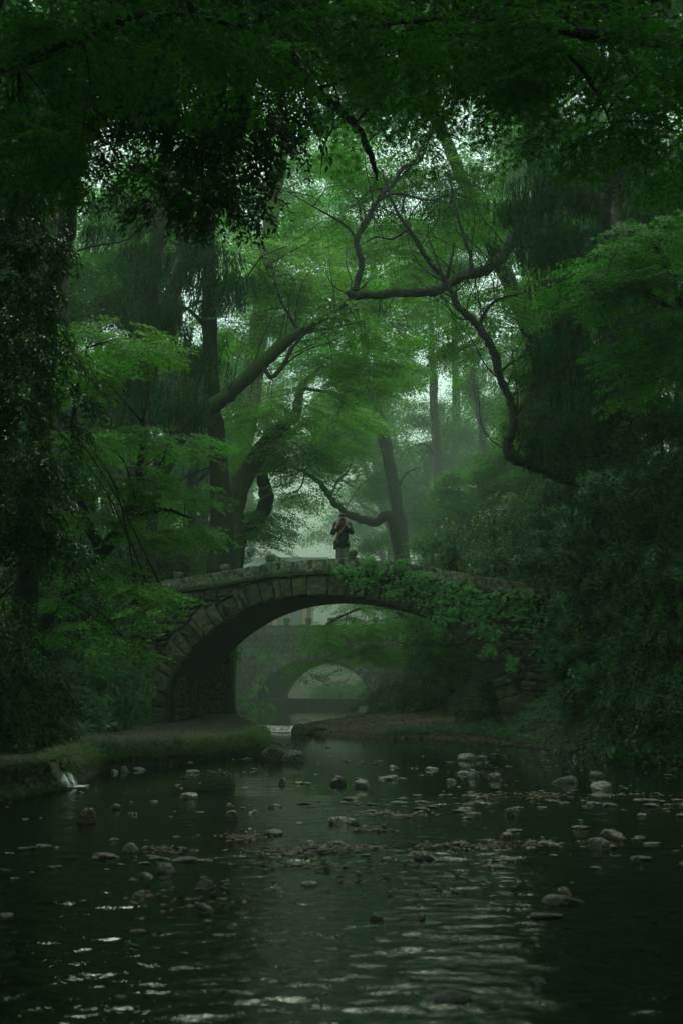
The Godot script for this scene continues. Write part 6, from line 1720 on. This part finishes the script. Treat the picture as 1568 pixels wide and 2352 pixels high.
		xf.append(Transform3D(Basis(Quaternion(Vector3.BACK, (n + Vector3(rf(-0.4, 0.4), rf(-0.2, 0.4), rf(0.0, 0.6))).normalized())) * Basis.from_scale(Vector3.ONE * rf(0.7, 1.4)), Vector3(x, ground_h(x, -d) + rf(0.0, 0.1), -d)))
		var l := rf(0.4, 1.15)
		cols.append(Color(l * rf(0.8, 1.3), l, l * rf(0.7, 1.0)))
	holder = Node3D.new()
	holder.name = "ground_cover"
	add_child(holder)
	tag(holder, "ivy and low weeds creeping over the stream banks", "ground cover", "", "stuff")
	scatter(holder, "ground_cover", "lobed", M.shrub, xf, cols, Vector3.ZERO)

# ------------------------------------------------------------------ the scene
func _ready() -> void:
	# camera
	var cam := Camera3D.new()
	cam.name = "view"
	var lens := CameraAttributesPhysical.new()
	lens.frustum_focal_length = 25.0
	lens.frustum_focus_distance = 30.0
	lens.exposure_aperture = 1.6
	cam.attributes = lens
	cam.fov = rad_to_deg(2.0 * atan(CYP / FL))
	cam.near = 0.1
	cam.far = 900.0
	cam.transform = Transform3D(Basis(Vector3.RIGHT, TILT), Vector3(0, EYE, 0))
	add_child(cam)
	cam.fov = rad_to_deg(2.0 * atan(CYP / FL))
	cam.near = 0.1
	cam.far = 900.0
	# overcast sky, soft high light, exposure
	var env := Environment.new()
	env.background_mode = Environment.BG_SKY
	var sky := Sky.new()
	var sm := ProceduralSkyMaterial.new()
	sm.sky_top_color = Color(0.60, 0.68, 0.65)
	sm.sky_horizon_color = Color(0.38, 0.44, 0.42)
	sm.ground_bottom_color = Color(0.1, 0.12, 0.08)
	sm.ground_horizon_color = Color(0.5, 0.56, 0.5)
	sm.sky_curve = 0.6
	sky.sky_material = sm
	env.sky = sky
	env.tonemap_mode = Environment.TONE_MAPPER_LINEAR
	env.tonemap_exposure = 4.8
	env.sdfgi_enabled = true
	env.ssao_enabled = true
	env.ssil_enabled = true
	env.fog_enabled = true
	env.fog_light_color = Color(0.82, 0.95, 0.86)
	env.fog_density = 0.0013
	env.volumetric_fog_enabled = true
	env.volumetric_fog_density = 0.0
	var we := WorldEnvironment.new()
	we.name = "air"
	we.environment = env
	add_child(we)
	var sun := DirectionalLight3D.new()
	sun.name = "overcast_sun"
	sun.light_energy = 0.5
	sun.light_angular_distance = 50.0
	sun.light_color = Color(0.96, 1.0, 0.88)
	sun.shadow_enabled = true
	sun.sky_mode = DirectionalLight3D.SKY_MODE_LIGHT_ONLY
	sun.rotation_degrees = Vector3(-48, 172, 0)
	add_child(sun)
	# helpers
	rng.seed = 20240611
	nz.seed = 5
	nz.frequency = 0.01
	nz.fractal_octaves = 3
	materials()
	sprays()
	# mist standing over the stream beyond the bridge
	var mist := FogVolume.new()
	mist.name = "mist"
	mist.shape = RenderingServer.FOG_VOLUME_SHAPE_BOX
	mist.size = Vector3(60, 15, 75)
	mist.position = Vector3(0, 6.5, -75)
	var fm := FogMaterial.new()
	fm.albedo = Color(0.86, 0.96, 0.89)
	fm.density = 0.008
	mist.material = fm
	tag(mist, "pale mist between the trees upstream of the bridge", "mist", "", "stuff")
	add_child(mist)
	var bank := FogVolume.new()
	bank.name = "mist_bank"
	bank.shape = RenderingServer.FOG_VOLUME_SHAPE_BOX
	bank.size = Vector3(110, 26, 90)
	bank.position = Vector3(0, 14, -130)
	var bm := FogMaterial.new()
	bm.albedo = Color(0.88, 0.96, 0.88)
	bm.density = 0.035
	bank.material = bm
	tag(bank, "bright bank of mist on the hillside far behind the bridge", "mist", "", "stuff")
	add_child(bank)
	# the place
	build_ground()
	build_bridge()
	build_far_bridge()
	build_house()
	build_trees()
	build_shrubs()
	build_ivy()
	# the things
	build_person()
	build_rocks()
	build_falls()
	build_litter()
